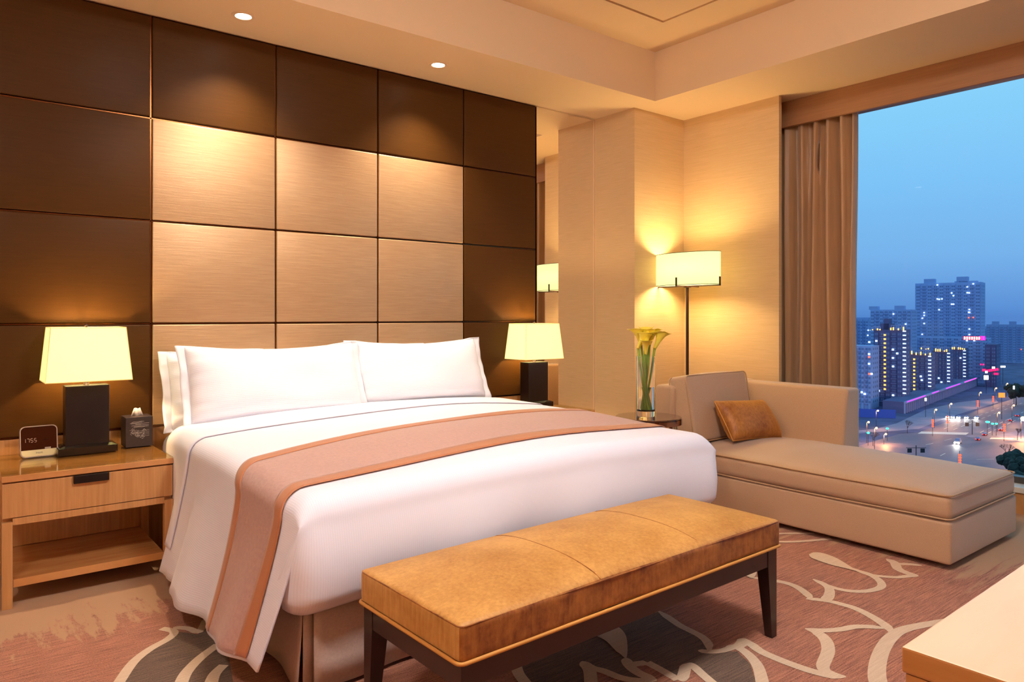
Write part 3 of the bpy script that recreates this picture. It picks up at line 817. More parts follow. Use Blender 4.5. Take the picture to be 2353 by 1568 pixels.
# pillows
def pillow_bm(w, h, th, fl, seed=1, flange=False, droop=1, wk=1):
    rnd = random.Random(seed); ph = [rnd.uniform(0, 6) for _ in range(6)]
    bm = bmesh.new(); uvl = bm.loops.layers.uv.verify(); N, K = 34, 20
    def outline(a, b):   # a,b in -1..1
        x = a*w/2*(1-.05*(1-abs(b)**2)*abs(a)**6*0-.02*abs(a)**4*(1-b*b)); z = h/2+b*h/2*(1-(.055+.05*droop*(b > 0))*abs(b)**4*(1-a*a))+.012*droop*a*a*max(0, b)
        return x, z
    if not flange:
        for side in (-1, 1):
            g = {}
            for i in range(N+1):
                for k in range(K+1):
                    a = math.sin((i/N-.5)*PI); b = math.sin((k/K-.5)*PI)
                    x, z = outline(a, b)
                    e = max(0, (1-abs(a)**4.5))**.5*max(0, (1-abs(b)**3.4))**.5
                    y = side*th/2*e*(1+.12*(-b))
                    wr = .010*math.exp(-((1-abs(a))/.18)**2)*math.sin(b*16+ph[0]+a)*(e**.5)
                    wr += .006*math.sin(a*5+ph[1])*math.sin(b*4+ph[2])*e
                    g[i, k] = bm.verts.new((x, y+side*wr*wk, z))
            for i in range(N):
                for k in range(K):
                    q = (g[i, k], g[i+1, k], g[i+1, k+1], g[i, k+1])
                    f = bm.faces.new(q if side < 0 else q[::-1])
                    for lp in f.loops: lp[uvl].uv = (lp.vert.co.x, lp.vert.co.z)
        bmesh.ops.remove_doubles(bm, verts=bm.verts, dist=1e-5)
    else:
        ring = []
        n = 120
        for i in range(n):
            t = i/n*4; s = int(t); f = (t-s)*2-1
            a, b = ((f, -1), (1, f), (-f, 1), (-1, -f))[s]
            x, z = outline(a, b)
            ox, oz = outline(a, b)
            dx = fl*(1 if s == 1 else -1 if s == 3 else f if s == 0 else -f)
            dz = fl*(-1 if s == 0 else 1 if s == 2 else f if s == 1 else -f)
            dx = fl*max(-1, min(1, a*8 if abs(a) < .125 else (1 if a > 0 else -1)*(1 if abs(a) > .97 else 0)))
            dz = fl*((1 if b > 0 else -1)*(1 if abs(b) > .97 else 0))
            wv = .007*math.sin(i*.33+ph[3])+.003*math.sin(i*.9+ph[4])
            crumple = .03*max(0, -b)**3*droop
            vv = []
            for m in range(5):
                s_ = m/4
                vv.append(bm.verts.new((x*.985+dx*s_+.0025*math.sin(i*.4+ph[5])*s_, wv*s_-crumple*s_*(1 if abs(b) < .97 else .4), z+dz*s_*(.35 if b < -.97 else .12 if b > .97 else .3))))
            ring.append(vv)
        for i in range(n):
            a, b = ring[i], ring[(i+1) % n]
            for m in range(4):
                f = bm.faces.new((a[m], b[m], b[m+1], a[m+1]))
                for lp in f.loops: lp[uvl].uv = (lp.vert.co.x, lp.vert.co.z)
    return bm
def bed_pillow(label, loc, w, h, th, lean, rz, seed):
    t = thing('bed_pillow', label, 'pillow', loc, 'white pillows leaning on the wall panels')
    mtx = Matrix.Translation(loc) @ Matrix.Rotation(rz, 4, 'Z') @ Matrix.Rotation(math.radians(-lean), 4, 'X')
    for nm, fl, mm in (('pillow_body', False, 'pillow'), ('flange', True, 'flange')):
        bm = pillow_bm(w, h, th, .045, seed, fl); bmesh.ops.transform(bm, matrix=mtx, verts=bm.verts)
        o = obj(nm, bm, mm, t, smooth=True)
        if fl: s = o.modifiers.new('t', 'SOLIDIFY'); s.thickness = .006; s.offset = 0
    return t
bed_pillow('white flanged pillow in front on the left half of the bed', (1.435, 3.79, .665), .93, .41, .20, 19, 0, 3)
bed_pillow('white flanged pillow on the right half of the bed, tucked behind its neighbour', (2.36, 3.84, .675), .90, .405, .20, 19, 0, 8)
bed_pillow('white flanged pillow standing behind the left pillow, only its edge showing', (1.385, 3.985, .635), .92, .40, .13, 17, 0, 11)

# ------------------------------------------------------------------ bench
BN = thing('bench', 'gold velvet upholstered bench on dark tapered legs at the foot of the bed', 'bench', (1.75, 1.77, 0))
bl, bw = 1.49, .53
bmx = Matrix.Translation((1.755, 1.775, 0)) @ Matrix.Rotation(math.radians(1.2), 4, 'Z')
def bfn(p, q):
    z = p.z
    if q[2] > 0: z += .036*(1-abs(q[0])**4)*(1-abs(q[1])**2.6)*((q[2]+1)/2)
    return Vector((p.x, p.y-(.004*math.sin(p.x*9) if q[1] < 0 else 0), z))
def X(bm, m_): bmesh.ops.transform(bm, matrix=m_, verts=bm.verts); return bm
bm = rbox(-bl/2, bl/2, -bw/2, bw/2, .345, .445, .016, 24, bfn)
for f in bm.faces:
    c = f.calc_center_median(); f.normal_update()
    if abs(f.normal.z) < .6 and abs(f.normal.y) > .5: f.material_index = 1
# short ends keep the top's paler velvet, long sides take the darker one
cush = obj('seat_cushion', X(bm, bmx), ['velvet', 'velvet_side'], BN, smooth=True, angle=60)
def zcrown(x, y):
    a = 2*x/bl; b = 2*y/bw; return .445+.036*(1-abs(a)**4)*(1-abs(b)**2.6)
bm = bmesh.new()
for xs in (-.235, .26):
    tube(bm, [(xs, -bw/2+.006+(bw-.012)*k/20, zcrown(xs, -bw/2+.01+(bw-.02)*k/20)-.0006-(.004 if k in (0, 20) else 0)) for k in range(21)], .0018, 5)
tube(bm, rect_loop(-bl/2+.002, bl/2-.002, -bw/2+.002, bw/2-.002, .4385, .018), .0022, 6, True)
obj('seam', X(bm, bmx), 'velvet_side', cush, smooth=True)
bm = bmesh.new(); tube(bm, rect_loop(-bl/2-.002, bl/2+.002, -bw/2-.002, bw/2+.002, .347, .018), .0055, 8, True)
obj('piping', X(bm, bmx), 'gold_cord', cush, smooth=True)
bm = bmesh.new(); e = .012
for a in ((-bl/2+e, bl/2-e, -bw/2+e, -bw/2+e+.022), (-bl/2+e, bl/2-e, bw/2-e-.022, bw/2-e), (-bl/2+e, -bl/2+e+.022, -bw/2+e, bw/2-e), (bl/2-e-.022, bl/2-e, -bw/2+e, bw/2-e)):
    box(bm, a[0], a[1], a[2], a[3], .275, .343)
box(bm, -bl/2+.03, bl/2-.03, -bw/2+.03, bw/2-.03, .325, .343)
obj('apron', X(bm, bmx), 'espresso', BN)
for sx in (-1, 1):
    for sy in (-1, 1):
        bm = bmesh.new(); xo = sx*(bl/2-.010); yo = sy*(bw/2-.010)
        tp = [(xo, yo), (xo-sx*.058, yo), (xo-sx*.058, yo-sy*.05), (xo, yo-sy*.05)]
        bt = [(xo, yo), (xo-sx*.032, yo), (xo-sx*.032, yo-sy*.03), (xo, yo-sy*.03)]
        lv = [[bm.verts.new((x, y, z)) for x, y in q] for q, z in ((bt, .001), (tp, .275), (tp, .342))]
        for a, b in zip(lv, lv[1:]):
            for i in range(4): bm.faces.new((a[i], a[(i+1) % 4], b[(i+1) % 4], b[i]))
        bm.faces.new(lv[0][::-1]); bm.faces.new(lv[-1]); bmesh.ops.recalc_face_normals(bm, faces=bm.faces)
        obj('leg', X(bm, bmx), 'espresso', BN)

# ------------------------------------------------------------------ chaise longue
cx0, cx1, cy0, cy1 = 3.765, 4.655, 1.405, 3.21
CH = thing('chaise_longue', 'beige linen chaise longue with one arm standing along the window', 'chaise longue', (4.2, 2.3, 0))
obj('base', rbox(cx0, cx1, cy0, cy1, .03, .232, .014, 10), 'chaise', CH, smooth=True)
def sfn(p, q):
    z = p.z
    if q[2] > -.2: z += .062*(1-abs(q[0])**2.2)*(1-abs(q[1])**4)*max(0, (q[2]+.2)/1.2)
    wr = .003*math.sin(p.y*23+p.x*6)*math.exp(-((p.y-2.35)/.25)**2)*(q[2] > 0)
    wr += .0022*math.sin(p.y*70+p.x*10)*math.exp(-((p.y-1.47)/.07)**2)*(q[2] > 0)
    return Vector((p.x-.006*(1-q[2]**2)*(1 if q[0] < -.9 else 0), p.y, z+wr))
seat = obj('seat_cushion', rbox(cx0+.002, 4.652, cy0+.002, 3.06, .236, .362, .034, 26, sfn), 'chaise', CH, smooth=True)
bm = bmesh.new()
for z in (.242, .357): tube(bm, rect_loop(cx0+.001, 4.652, cy0+.001, 3.06, z, .034, lambda x, y: .003*math.sin(y*4+z*9)), .0045, 7, True)
obj('piping', bm, 'chaise_pipe', seat, smooth=True)
def armfn(p, q):     # the arm leans out a little towards its top
    return Vector((p.x+.07*max(0, (q[2]+1)/2)**2.2*(1-q[0])/2, p.y-.0*q[2], p.z-.012*(1-q[2])/2*0))
obj('arm', rbox(4.475, 4.70, 2.293, cy1, .20, .752, .022, 12, armfn), 'chaise', CH, smooth=True)
def backfn(p, q): return Vector((p.x, p.y+.035*(1-(q[2]+1)/2)*(1-q[1])/2, p.z))
obj('backrest', rbox(cx0, 4.70, 3.06, cy1+.01, .20, .760, .025, 10, backfn), 'chaise', CH, smooth=True)
def cfn(p, q):
    d = .016*(1-q[0]**2)*(1-q[2]**2)
    return Vector((p.x, p.y+(-d if q[1] < 0 else d*.3), p.z+.012*(1-q[0]**2)*(q[2] > 0)))
cm_ = Matrix.Translation((4.125, 2.905, .405)) @ Matrix.Rotation(math.radians(-10.5), 4, 'X')
bc = obj('back_cushion', X(rbox(-.335, .335, .0, .145, .0, .435, .028, 14, cfn), cm_), 'chaise', CH, smooth=True)
bm = bmesh.new()
for yy in (.004, .141):
    lp = [Vector((p.x, yy, p.y)) for p in rect_loop(-.334, .334, .001, .434, 0, .03)]; tube(bm, lp, .0042, 7, True)
obj('piping', X(bm, cm_), 'chaise_pipe', bc, smooth=True)
for x in (cx0+.16, cx1-.16):
    for y in (cy0+.2, cy1-.2):
        bm = bmesh.new(); tube(bm, [(x, y, 0), (x, y, .04)], .022, 16); obj('foot', bm, 'black', CH)
# velvet lumbar cushion
t = thing('lumbar_cushion', 'small amber velvet cushion leaning on the chaise back cushion', 'cushion', (4.15, 2.74, .42))
mtx = Matrix.Translation((4.17, 2.70, .418)) @ Matrix.Rotation(math.radians(-5), 4, 'Z') @ Matrix.Rotation(math.radians(-35), 4, 'X') @ Matrix.Rotation(math.radians(3), 4, 'Y')
bm = pillow_bm(.47, .285, .15, 0, 21, droop=0, wk=.3)
obj('cushion_body', X(bm, mtx), 'velvet_pillow', t, smooth=True)
bm = bmesh.new(); lp = []
for i in range(100):
    q = i/100*4; s_ = int(q); f = (q-s_)*2-1; a, b = ((f, -1), (1, f), (-f, 1), (-1, -f))[s_]
    lp.append(Vector((a*.235*(1-.02*(1-b*b)), 0, .1425+b*.1425*(1-.055*(1-a*a)))))
tube(bm, lp, .0038, 6, True); obj('piping', X(bm, mtx), 'gold_cord', t, smooth=True)

# ------------------------------------------------------------------ side table, vase, lilies
tz = .594; tx, ty = gnd(1490, 957, tz)[:2]
t = thing('side_table', 'small round dark glass side table between the bed and the chaise', 'table', (tx, ty, 0))
bm = bmesh.new(); lathe(bm, [(0, tz-.012), (.199, tz-.012), (.203, tz-.009), (.203, tz-.003), (.199, tz), (0, tz)], 64, (tx, ty, 0))
obj('table_top', bm, 'table_glass', t, smooth=True, angle=35)
bm = bmesh.new(); lathe(bm, [(.193, tz-.042), (.205, tz-.042), (.205, tz-.011), (.193, tz-.011), (.193, tz-.042)], 64, (tx, ty, 0))
obj('top_rim', bm, 'chrome', t, smooth=True, angle=35)
for k in range(3):
    a = .5+k*2*PI/3; bm = bmesh.new()
    tube(bm, [(tx+.18*math.cos(a), ty+.18*math.sin(a), tz-.04), (tx+.18*math.cos(a), ty+.18*math.sin(a), .003)], .011, 14)
    obj('leg', bm, 'chrome', t, smooth=True)
bm = bmesh.new(); lathe(bm, [(.172, .06), (.186, .06), (.186, .075), (.172, .075), (.172, .06)], 48, (tx, ty, 0)); obj('lower_ring', bm, 'chrome', t, smooth=True, angle=35)
vx, vy = gnd(1484, 957, tz).x, gnd(1484, 957, tz).y
R0 = .058; VH = .375; KS = .87
t = thing('glass_vase', 'tall clear glass cylinder vase half full of water on the round table', 'vase', (vx, vy, tz))
bm = bmesh.new()
lathe(bm, [(0, .0), (R0-.003, .0), (R0, .004), (R0, VH), (R0-.005, VH), (R0-.005, .045), (R0-.015, .036), (0, .034)], 48, (vx, vy, tz+.0005))
bmesh.ops.recalc_face_normals(bm, faces=bm.faces); obj('vase_body', bm, 'glass', t, smooth=True, angle=40)
bm = bmesh.new(); lathe(bm, [(0, .036), (R0-.016, .038), (R0-.0052, .047), (R0-.0052, .185), (0, .185)], 40, (vx, vy, tz+.0005))
bmesh.ops.recalc_face_normals(bm, faces=bm.faces); obj('water', bm, 'water', t, smooth=True, angle=40)
def lily(label, top, base, face, tilt, s=1):
    """top/base relative to the vase bottom; face = direction of the opening"""
    b = Vector((vx, vy, tz))+Vector(base)*KS; tp = Vector((vx, vy, tz))+Vector(top)*KS
    t = thing('calla_lily', label, 'flower', b, 'yellow calla lilies in the vase')
    bm = bmesh.new(); pts = []
    for k in range(15):
        q = k/14; p = b.lerp(tp, q); p.x += .012*math.sin(q*PI)*(1 if top[0] > base[0] else -1); pts.append(p)
    tube(bm, pts, [.0062+.0015*(k/14) for k in range(15)], 10)
    obj('stem', bm, 'stem', t, smooth=True)
    bm = bmesh.new(); N, K = 28, 14; g = {}
    for k in range(K+1):
        v = k/K
        for i in range(N+1):
            a = i/N*2*PI
            r = (.009+.016*v+.016*max(0, v-.4)**1.3*1.5)*s
            # spathe: one side higher and pointed, the other low and overlapping
            front = math.cos(a)
            z = (.122*v*(1-.24*max(0, front)*v)+.012*v*v*max(0, -front)**4)*s
            rr = r*(1+.40*max(0, v-.6)*(1+.8*abs(math.sin(a))))+(.016*max(0, v-.7)/.3*max(0, -front)**3)*s
            rr -= .006*s*(i/N)*(1-v*.4)*0
            g[k, i] = bm.verts.new((rr*math.cos(a), rr*math.sin(a), z-.012*s*max(0, v-.8)*5*max(0, front)*0-(.010*s*((max(0, v-.82)/.18)**2))))
    for k in range(K):
        for i in range(N): bm.faces.new((g[k, i], g[k, i+1], g[k+1, i+1], g[k+1, i]))
    bmesh.ops.remove_doubles(bm, verts=bm.verts, dist=1e-6)
    m1 = Matrix.Translation(tp-Vector((0, 0, .004))) @ Matrix.Rotation(face, 4, 'Z') @ Matrix.Rotation(tilt, 4, 'Y')
    bl_ = obj('bloom', X(bm, m1), 'petal', t, smooth=True); sd = bl_.modifiers.new('t', 'SOLIDIFY'); sd.thickness = .0012
    bm = bmesh.new(); tube(bm, [(0, 0, .01), (0, 0, .05*s), (0, 0, .078*s)], [.004, .004, .002], 8); obj('spadix', X(bm, m1), 'spadix', t, smooth=True)
# r = picture right, f = away from the camera
rv = Vector((R_[0], R_[1], 0)); fv = Vector((F[0], F[1], 0))
LL = [('yellow calla lily at the left edge of the bunch', -.060, .01, .495, .020, -25, .45, 1.0),
      ('yellow calla lily opening to the right, outermost of the bunch', .070, .0, .495, -.020, 0, .45, 1.05),
      ('smaller yellow calla lily hanging lowest in front of the bunch', -.008, -.035, .455, .012, -90, .3, .85),
      ('yellow calla lily at the back left, its rim just above the leftmost bloom', -.030, .035, .520, .03, 160, .3, .95),
      ('yellow calla lily standing tallest in the middle of the bunch', .008, .025, .525, -.012, 80, .25, 1.0),
      ('yellow calla lily behind the right bloom, its rim showing above', .036, .03, .520, -.03, 20, .3, .95),
      ('yellow calla lily in the centre, behind the small low bloom', -.006, .0, .498, .0, -60, .2, .9)]
for lab, r, f, z, br, fa, ti, s in LL:
    a = math.radians(fa)+math.atan2(rv.y, rv.x)+PI if False else math.radians(fa)+math.atan2(rv.y, rv.x)
    top = rv*r*.9+fv*f+Vector((0, 0, z-.005)); base = rv*br-fv*(f*.3)+Vector((0, 0, .048))
    lily(lab, tuple(top), tuple(base), a+PI, -ti, s*1.02)

# ------------------------------------------------------------------ floor lamp
lx, ly = 4.43, 3.47
t = thing('floor_lamp', 'dark bronze floor lamp with oval white drum shade in the corner', 'lamp', (lx, ly, 0))
bm = bmesh.new(); lathe(bm, [(0, .004), (.13, .004), (.13, .018), (.125, .022), (0, .022)], 48, (lx, ly, 0)); obj('lamp_base', bm, 'lamp_metal', t, smooth=True, angle=40)
zb, zt_ = 1.452, 1.692
bm = bmesh.new(); tube(bm, [(lx, ly, .02), (lx, ly, zb-.012)], .011, 16); lathe(bm, [(0, zb-.022), (.03, zb-.016), (.03, zb-.008), (0, zb-.006)], 24, (lx, ly, 0))
obj('pole', bm, 'lamp_metal', t, smooth=True, angle=40)
sa, sb = .285, .125
bm = bmesh.new(); lathe(bm, [(1, zb), (1, zt_)], 72, (lx, ly, 0), sb, sa)
o = obj('lamp_shade', bm, 'floor_shade', t, smooth=True); s = o.modifiers.new('t', 'SOLIDIFY'); s.thickness = .0018; s.offset = -1
bm = bmesh.new()
for z in (zb, zt_):
    tube(bm, [(lx+sb*math.cos(k*2*PI/60), ly+sa*math.sin(k*2*PI/60), z) for k in range(60)], .0022, 6, True)
obj('shade_rim', bm, 'lamp_metal', o, smooth=True)
bm = bmesh.new()
for dx, dy in ((0, 1), (0, -1), (1, 0), (-1, 0)):
    ex, ey = lx+dx*(sb+.006), ly+dy*(sa+.006)
    x0, x1 = sorted((lx, ex)); y0, y1 = sorted((ly, ey))
    w_ = .006
    box(bm, x0-(w_ if dx == 0 else 0), x1+(w_ if dx == 0 else 0), y0-(w_ if dy == 0 else 0), y1+(w_ if dy == 0 else 0), zb-.012, zb-.003)
    box(bm, ex-.0055 if dx == 0 else ex-.004, ex+.0055 if dx == 0 else ex+.004, ey-.0055 if dy == 0 else ey-.004, ey+.0055 if dy == 0 else ey+.004, zb-.012, zb+.055)
obj('shade_bracket', bm, 'lamp_metal', t)
for dy in (-.07, .07):
    add_light('POINT', 'floor_lamp_bulb', (lx, ly+dy, 1.565), 10, (1, .78, .38), shadow_soft_size=.06)

# ------------------------------------------------------------------ desk corner at the lower right
dk = thing('desk', 'pale maple desk with thick top, only its corner in view at lower right', 'desk', (1.065, .46, 0))
dm = Matrix.Translation((1.068, .462, 0)) @ Matrix.Rotation(math.radians(1.2), 4, 'Z')
DZ = .75
bm = bbox(0, 1.6, -.65, 0, DZ-.036, DZ, .003)
for f in bm.faces:
    f.normal_update()
    if f.normal.z < .7: f.material_index = 1
obj('desktop', X(bm, dm), ['maple_desk', 'maple_edge'], dk)
obj('side_panel', X(bbox(.004, .03, -.65, -.004, .0, DZ-.038, .001), dm), 'maple_edge', dk)
obj('side_panel', X(bbox(1.56, 1.585, -.65, -.004, .0, DZ-.038, .001), dm), 'maple_edge', dk)
obj('inset_panel', X(bbox(.0, .008, -.63, -.035, .05, DZ-.044, .001), dm), 'maple_edge', dk)
obj('modesty_panel', X(bbox(.03, 1.56, -.03, -.01, .15, DZ-.038, .001), dm), 'maple_edge', dk)

# added fill lamps on the ceiling, unseen, to brighten the room
t = thing('added_fill_lamp', 'round opal fill lamp added under the tray ceiling, out of view', 'ceiling light', (1.7, .9, ZT))
bm = bmesh.new(); lathe(bm, [(0, -.16), (.12, -.155), (.22, -.13), (.27, -.08), (.28, -.03), (.27, -.015)], 48, (1.7, .9, ZT))
M['opal'] = mat('opal glass', (1, .95, .85, 1), .5, emit=(1, 1, 1, 1), es=56)  # glow shared by the two added fill lamps
obj('fill_lamp_bowl', bm, 'opal', t, smooth=True)
bm = bmesh.new(); lathe(bm, [(0, 0), (.29, 0), (.29, -.02), (.27, -.022)], 48, (1.7, .9, ZT)); obj('fill_lamp_plate', bm, 'downlight_ring', t)
t = thing('added_fill_lamp', 'smaller round opal fill lamp added on the low ceiling, out of view', 'ceiling light', (-.75, 1.35, ZC))  # second added lamp, unseen, fills the left side of the bed
bm = bmesh.new(); lathe(bm, [(0, -.12), (.10, -.115), (.17, -.09), (.19, -.05), (.18, -.015)], 48, (-.75, 1.35, ZC)); obj('fill_lamp_bowl', bm, 'opal', t, smooth=True)
bm = bmesh.new(); lathe(bm, [(0, 0), (.20, 0), (.20, -.015), (.18, -.017)], 48, (-.75, 1.35, ZC)); obj('fill_lamp_plate', bm, 'downlight_ring', t)

# ------------------------------------------------------------------ the city below the window
ZG = H-60.0
TH = math.radians(11); e1 = Vector((math.cos(TH), math.sin(TH), 0)); e2 = Vector((-math.sin(TH), math.cos(TH), 0))
K_ = lambda x, y: (1960+x/5.987, 880+y/5.987)
M['facade'] = textured('haze tinted facade', srgb(152, 168, 216), srgb(164, 180, 226), (.02, .02, .3), .8, 1, 0)  # distance haze put into the colour: lighter and bluer
M['facade_dark'] = textured('haze tinted dark facade', srgb(84, 88, 132), srgb(96, 98, 142), (.02, .02, .3), .8, 1, 0)  # dark walls lifted towards blue, haze painted into the base colour
M['facade_pale'] = mat('haze tinted slab edges', srgb(150, 160, 204), .8)  # slab colour carries the same painted blue haze
M['city_window'] = mat('unlit haze tinted windows', srgb(108, 124, 168), .5)  # window colour lightened and blued in place of haze
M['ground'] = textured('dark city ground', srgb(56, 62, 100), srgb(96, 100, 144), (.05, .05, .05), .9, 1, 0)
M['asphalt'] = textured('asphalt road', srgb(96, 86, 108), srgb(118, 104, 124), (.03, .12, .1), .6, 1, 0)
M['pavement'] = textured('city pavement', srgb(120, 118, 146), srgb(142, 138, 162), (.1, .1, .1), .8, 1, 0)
M['road_paint'] = mat('road paint', srgb(220, 214, 206), .7)
M['site_fence'] = mat('blue site fence', srgb(30, 84, 190), .6)
def em(n, c, s): M[n] = mat(n, c, .5, emit=c, es=s)
em('win_white', srgb(190, 225, 255), 1.6); em('win_yellow', srgb(255, 196, 96), 1.1); em('win_red', srgb(255, 110, 90), 1)
em('crown_light', srgb(255, 190, 96), 1.5); em('neon_pink', srgb(255, 40, 130), 1.6); em('neon_magenta', srgb(190, 50, 255), 1.3); em('neon_hot', srgb(255, 60, 220), 1.8)
em('sodium', srgb(255, 170, 90), 9); em('white_lamp', srgb(235, 240, 255), 9); em('signal_green', srgb(30, 255, 170), 5); em('lantern_red', srgb(255, 60, 30), 3)
em('sign_white', srgb(255, 250, 240), 2); em('sign_orange', srgb(255, 150, 60), .55); em('headlight', srgb(255, 250, 225), 16); em('taillight', srgb(255, 30, 30), 6); em('shop_white', srgb(255, 245, 200), 2)
M['pole'] = mat('dark pole', srgb(52, 50, 58), .5, .3)
M['leaf_dark'] = textured('dark evergreen leaves', srgb(24, 34, 30), srgb(46, 56, 48), (1, 1, 1), .9, 1, 0)
M['bark'] = mat('bare bark', srgb(70, 52, 48), .9)
M['car_white'] = mat('white car paint', srgb(200, 200, 206), .3); M['car_dark'] = mat('dark car paint', srgb(50, 52, 62), .3); M['tyre'] = mat('tyre', srgb(20, 20, 20), .8)

def gpt(u, v, z=0): p = gnd(u, v, ZG+z); return p
bm = bmesh.new(); polygon(bm, [(20, -700, ZG), (2600, -700, ZG), (2600, 1800, ZG), (20, 1800, ZG)])
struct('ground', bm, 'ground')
bm = bmesh.new()
def gpoly(pts, dz, mi=0): return polygon(bm, [tuple(gpt(*p)[:2])+(ZG+dz,) for p in pts], mi)
gpoly([K_(*p) for p in ((-300, 1000), (80, 870), (340, 790), (640, 705), (900, 685), (1240, 560), (1700, 385), (2130, 245), (2353, 170), (2700, 60), (3200, 120), (3200, 760), (2600, 860), (2353, 880), (2600, 1100), (2200, 1400), (80, 1500), (-600, 1500))], .05)
gpoly([K_(*p) for p in ((60, 700), (640, 660), (900, 640), (1200, 520), (1500, 420), (2000, 270), (1950, 215), (1450, 270), (1000, 370), (600, 560), (300, 640), (60, 660))], .08, 1)
gpoly([K_(*p) for p in ((1960, 735), (2353, 640), (2900, 560), (2900, 900), (2400, 830), (2150, 800))], .1, 1)
gpoly([K_(*p) for p in ((1545, 745), (1600, 725), (1700, 735), (1640, 758))], .12, 1)
def stripes(a, b, n, w, ln, mi=2):
    A_, B_ = Vector(gpt(*a)), Vector(gpt(*b))
    for k in range(n):
        p = A_.lerp(B_, k/(n-1)); q = [p+e1*ln/2+e2*w/2, p+e1*ln/2-e2*w/2, p-e1*ln/2-e2*w/2, p-e1*ln/2+e2*w/2]
        polygon(bm, [(x.x, x.y, ZG+.14) for x in q], mi)
stripes(K_(930, 690), K_(1560, 705), 22, .9, 9)
stripes(K_(1900, 770), K_(2190, 775), 14, .7, 6)
def lane(a, b, w=.35):
    A_, B_ = Vector(gpt(*a)), Vector(gpt(*b)); d = (B_-A_).normalized(); s = Vector((-d.y, d.x, 0))*w/2
    n = max(1, int((B_-A_).length/14))
    for k in range(n):
        p = A_.lerp(B_, k/n); q = p+d*8
        polygon(bm, [(x.x, x.y, ZG+.14) for x in (p+s, q+s, q-s, p-s)], 2)
lane(K_(1250, 640), K_(2250, 260)); lane(K_(1380, 650), K_(2353, 270)); lane(K_(1750, 690), K_(2500, 330)); lane(K_(1850, 700), K_(2600, 350)); lane(K_(1000, 860), K_(1500, 740)); lane(K_(1200, 1010), K_(1420, 900)); lane(K_(420, 830), K_(1000, 870)); lane(K_(1700, 1060), K_(2100, 1050))
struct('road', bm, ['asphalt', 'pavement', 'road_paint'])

WINM = {}
def winmesh(m, w=1.25, h=1.15):
    if (m, w, h) not in WINM:
        me = bpy.data.meshes.new('lit_window'); b = bmesh.new(); box(b, -.25, .1, -w/2, w/2, -h/2, h/2); b.to_mesh(me); b.free(); me.materials.append(M[m]); WINM[m, w, h] = me
    return WINM[m, w, h]
def building(name, label, cat, u0, u1, vt, t, depth=20, fm='facade', pent=(), lit=(), side=(), crown=(), bays=3, group=None, floor=3.1, slabs=True, vb=None):
    uc = (u0+u1)/2; d = ray(uc, 727); c = Vector((d[0]*t, d[1]*t, 0))
    wtot = (u1-u0)/FP*t; w = max(4, wtot*.985-depth*.14); hz = 60+(727-vt)/FP*t
    fc = c-e1*depth/2*0-e2*depth*-.02
    loc = Vector((fc.x, fc.y, ZG))
    o = thing(name, label, cat, loc, group)
    mt_ = Matrix.Translation(loc) @ Matrix.Rotation(TH, 4, 'Z')
    bm = bmesh.new(); box(bm, 0, depth, -w/2, w/2, 0, hz, 0)
    nb = max(2, bays*2+1); cw = w/nb
    for k in range(nb):
        y0 = -w/2+k*cw
        if k % 2 == 0: box(bm, -1.0, 0, y0+.15*cw, y0+.85*cw, 0, hz-1.5, 0)
    n = int(hz/floor)
    for i in range(1, n):
        z = i*floor
        for k in range(nb):
            y0 = -w/2+k*cw; xo = -1.08 if k % 2 == 0 else -.08
            for q in (.28, .60): box(bm, xo, xo+.2, y0+q*cw-.09*cw, y0+q*cw+.13*cw, z+.9, z+2.3, 1)
            if slabs and k % 2: box(bm, -.5, 0, y0, y0+cw, z-.12, z+.12, 2)
        for q in range(1, 4): box(bm, depth*q/4-1, depth*q/4+1, -w/2-.06, -w/2+.1, z+.9, z+2.3, 1)
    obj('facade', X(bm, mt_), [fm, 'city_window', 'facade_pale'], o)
    for (pu0, pu1, pv) in pent:
        s0 = (pu0-uc)/FP*t; s1 = (pu1-uc)/FP*t; bm = bmesh.new()
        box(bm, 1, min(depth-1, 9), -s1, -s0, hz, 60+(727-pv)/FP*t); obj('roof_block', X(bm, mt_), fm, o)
    def on_front(u, v, xo):
        r = Vector(ray(u, v)); p0 = loc+e1*xo; s = p0.dot(e1)/Vector((r.x, r.y, 0)).dot(e1)
        return Vector((r.x*s, r.y*s, H+r.z*s))
    for (u, v, m_) in lit:
        me = winmesh(m_); q = bpy.data.objects.new('lit_window', me); COL.objects.link(q); q.parent = o
        p = on_front(u, v, -1.15)-loc; q.location = p; q.rotation_euler = (0, 0, TH)
    for (u, v, m_) in side:
        me = winmesh(m_, 1.9, .75); q = bpy.data.objects.new('lit_window', me); COL.objects.link(q); q.parent = o
        q.location = on_front(u, v, -1.2)-loc; q.rotation_euler = (0, 0, TH)
    for (a, b, vtop, vbot) in crown:
        pa, pb = on_front(a, vbot, -1.2), on_front(b, vbot, -1.2); ztp = on_front((a+b)/2, vtop, -1.2).z; zbt = pa.z
        L = (pb-pa).length; n = max(3, int(L/1.3)); bm = bmesh.new(); bg_ = []; rn_ = random.Random(int(a))
        for k in range(n+1):
            p = pa.lerp(pb, k/n)
            box(bm, p.x-.15, p.x+.15, p.y-.15, p.y+.15, zbt, ztp)
            if rn_.random() < .8: bg_.append((p.x-.75, p.x-.5, p.y-.4, p.y+.4, zbt, zbt+(ztp-zbt)*rn_.uniform(.2, .75)))
        tube(bm, [(pa.x, pa.y, ztp), (pb.x, pb.y, ztp)], .2, 4)
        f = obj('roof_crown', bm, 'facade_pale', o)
        for q in bg_:
            b_ = bmesh.new(); box(b_, *q); obj('crown_light', b_, 'crown_light', f)
    return o
Y_, W1, Rr = 'win_yellow', 'win_white', 'win_red'
T3 = lambda x, y: (1960+x/5.807, 690+y/5.807)      # from an enlarged view of the left towers
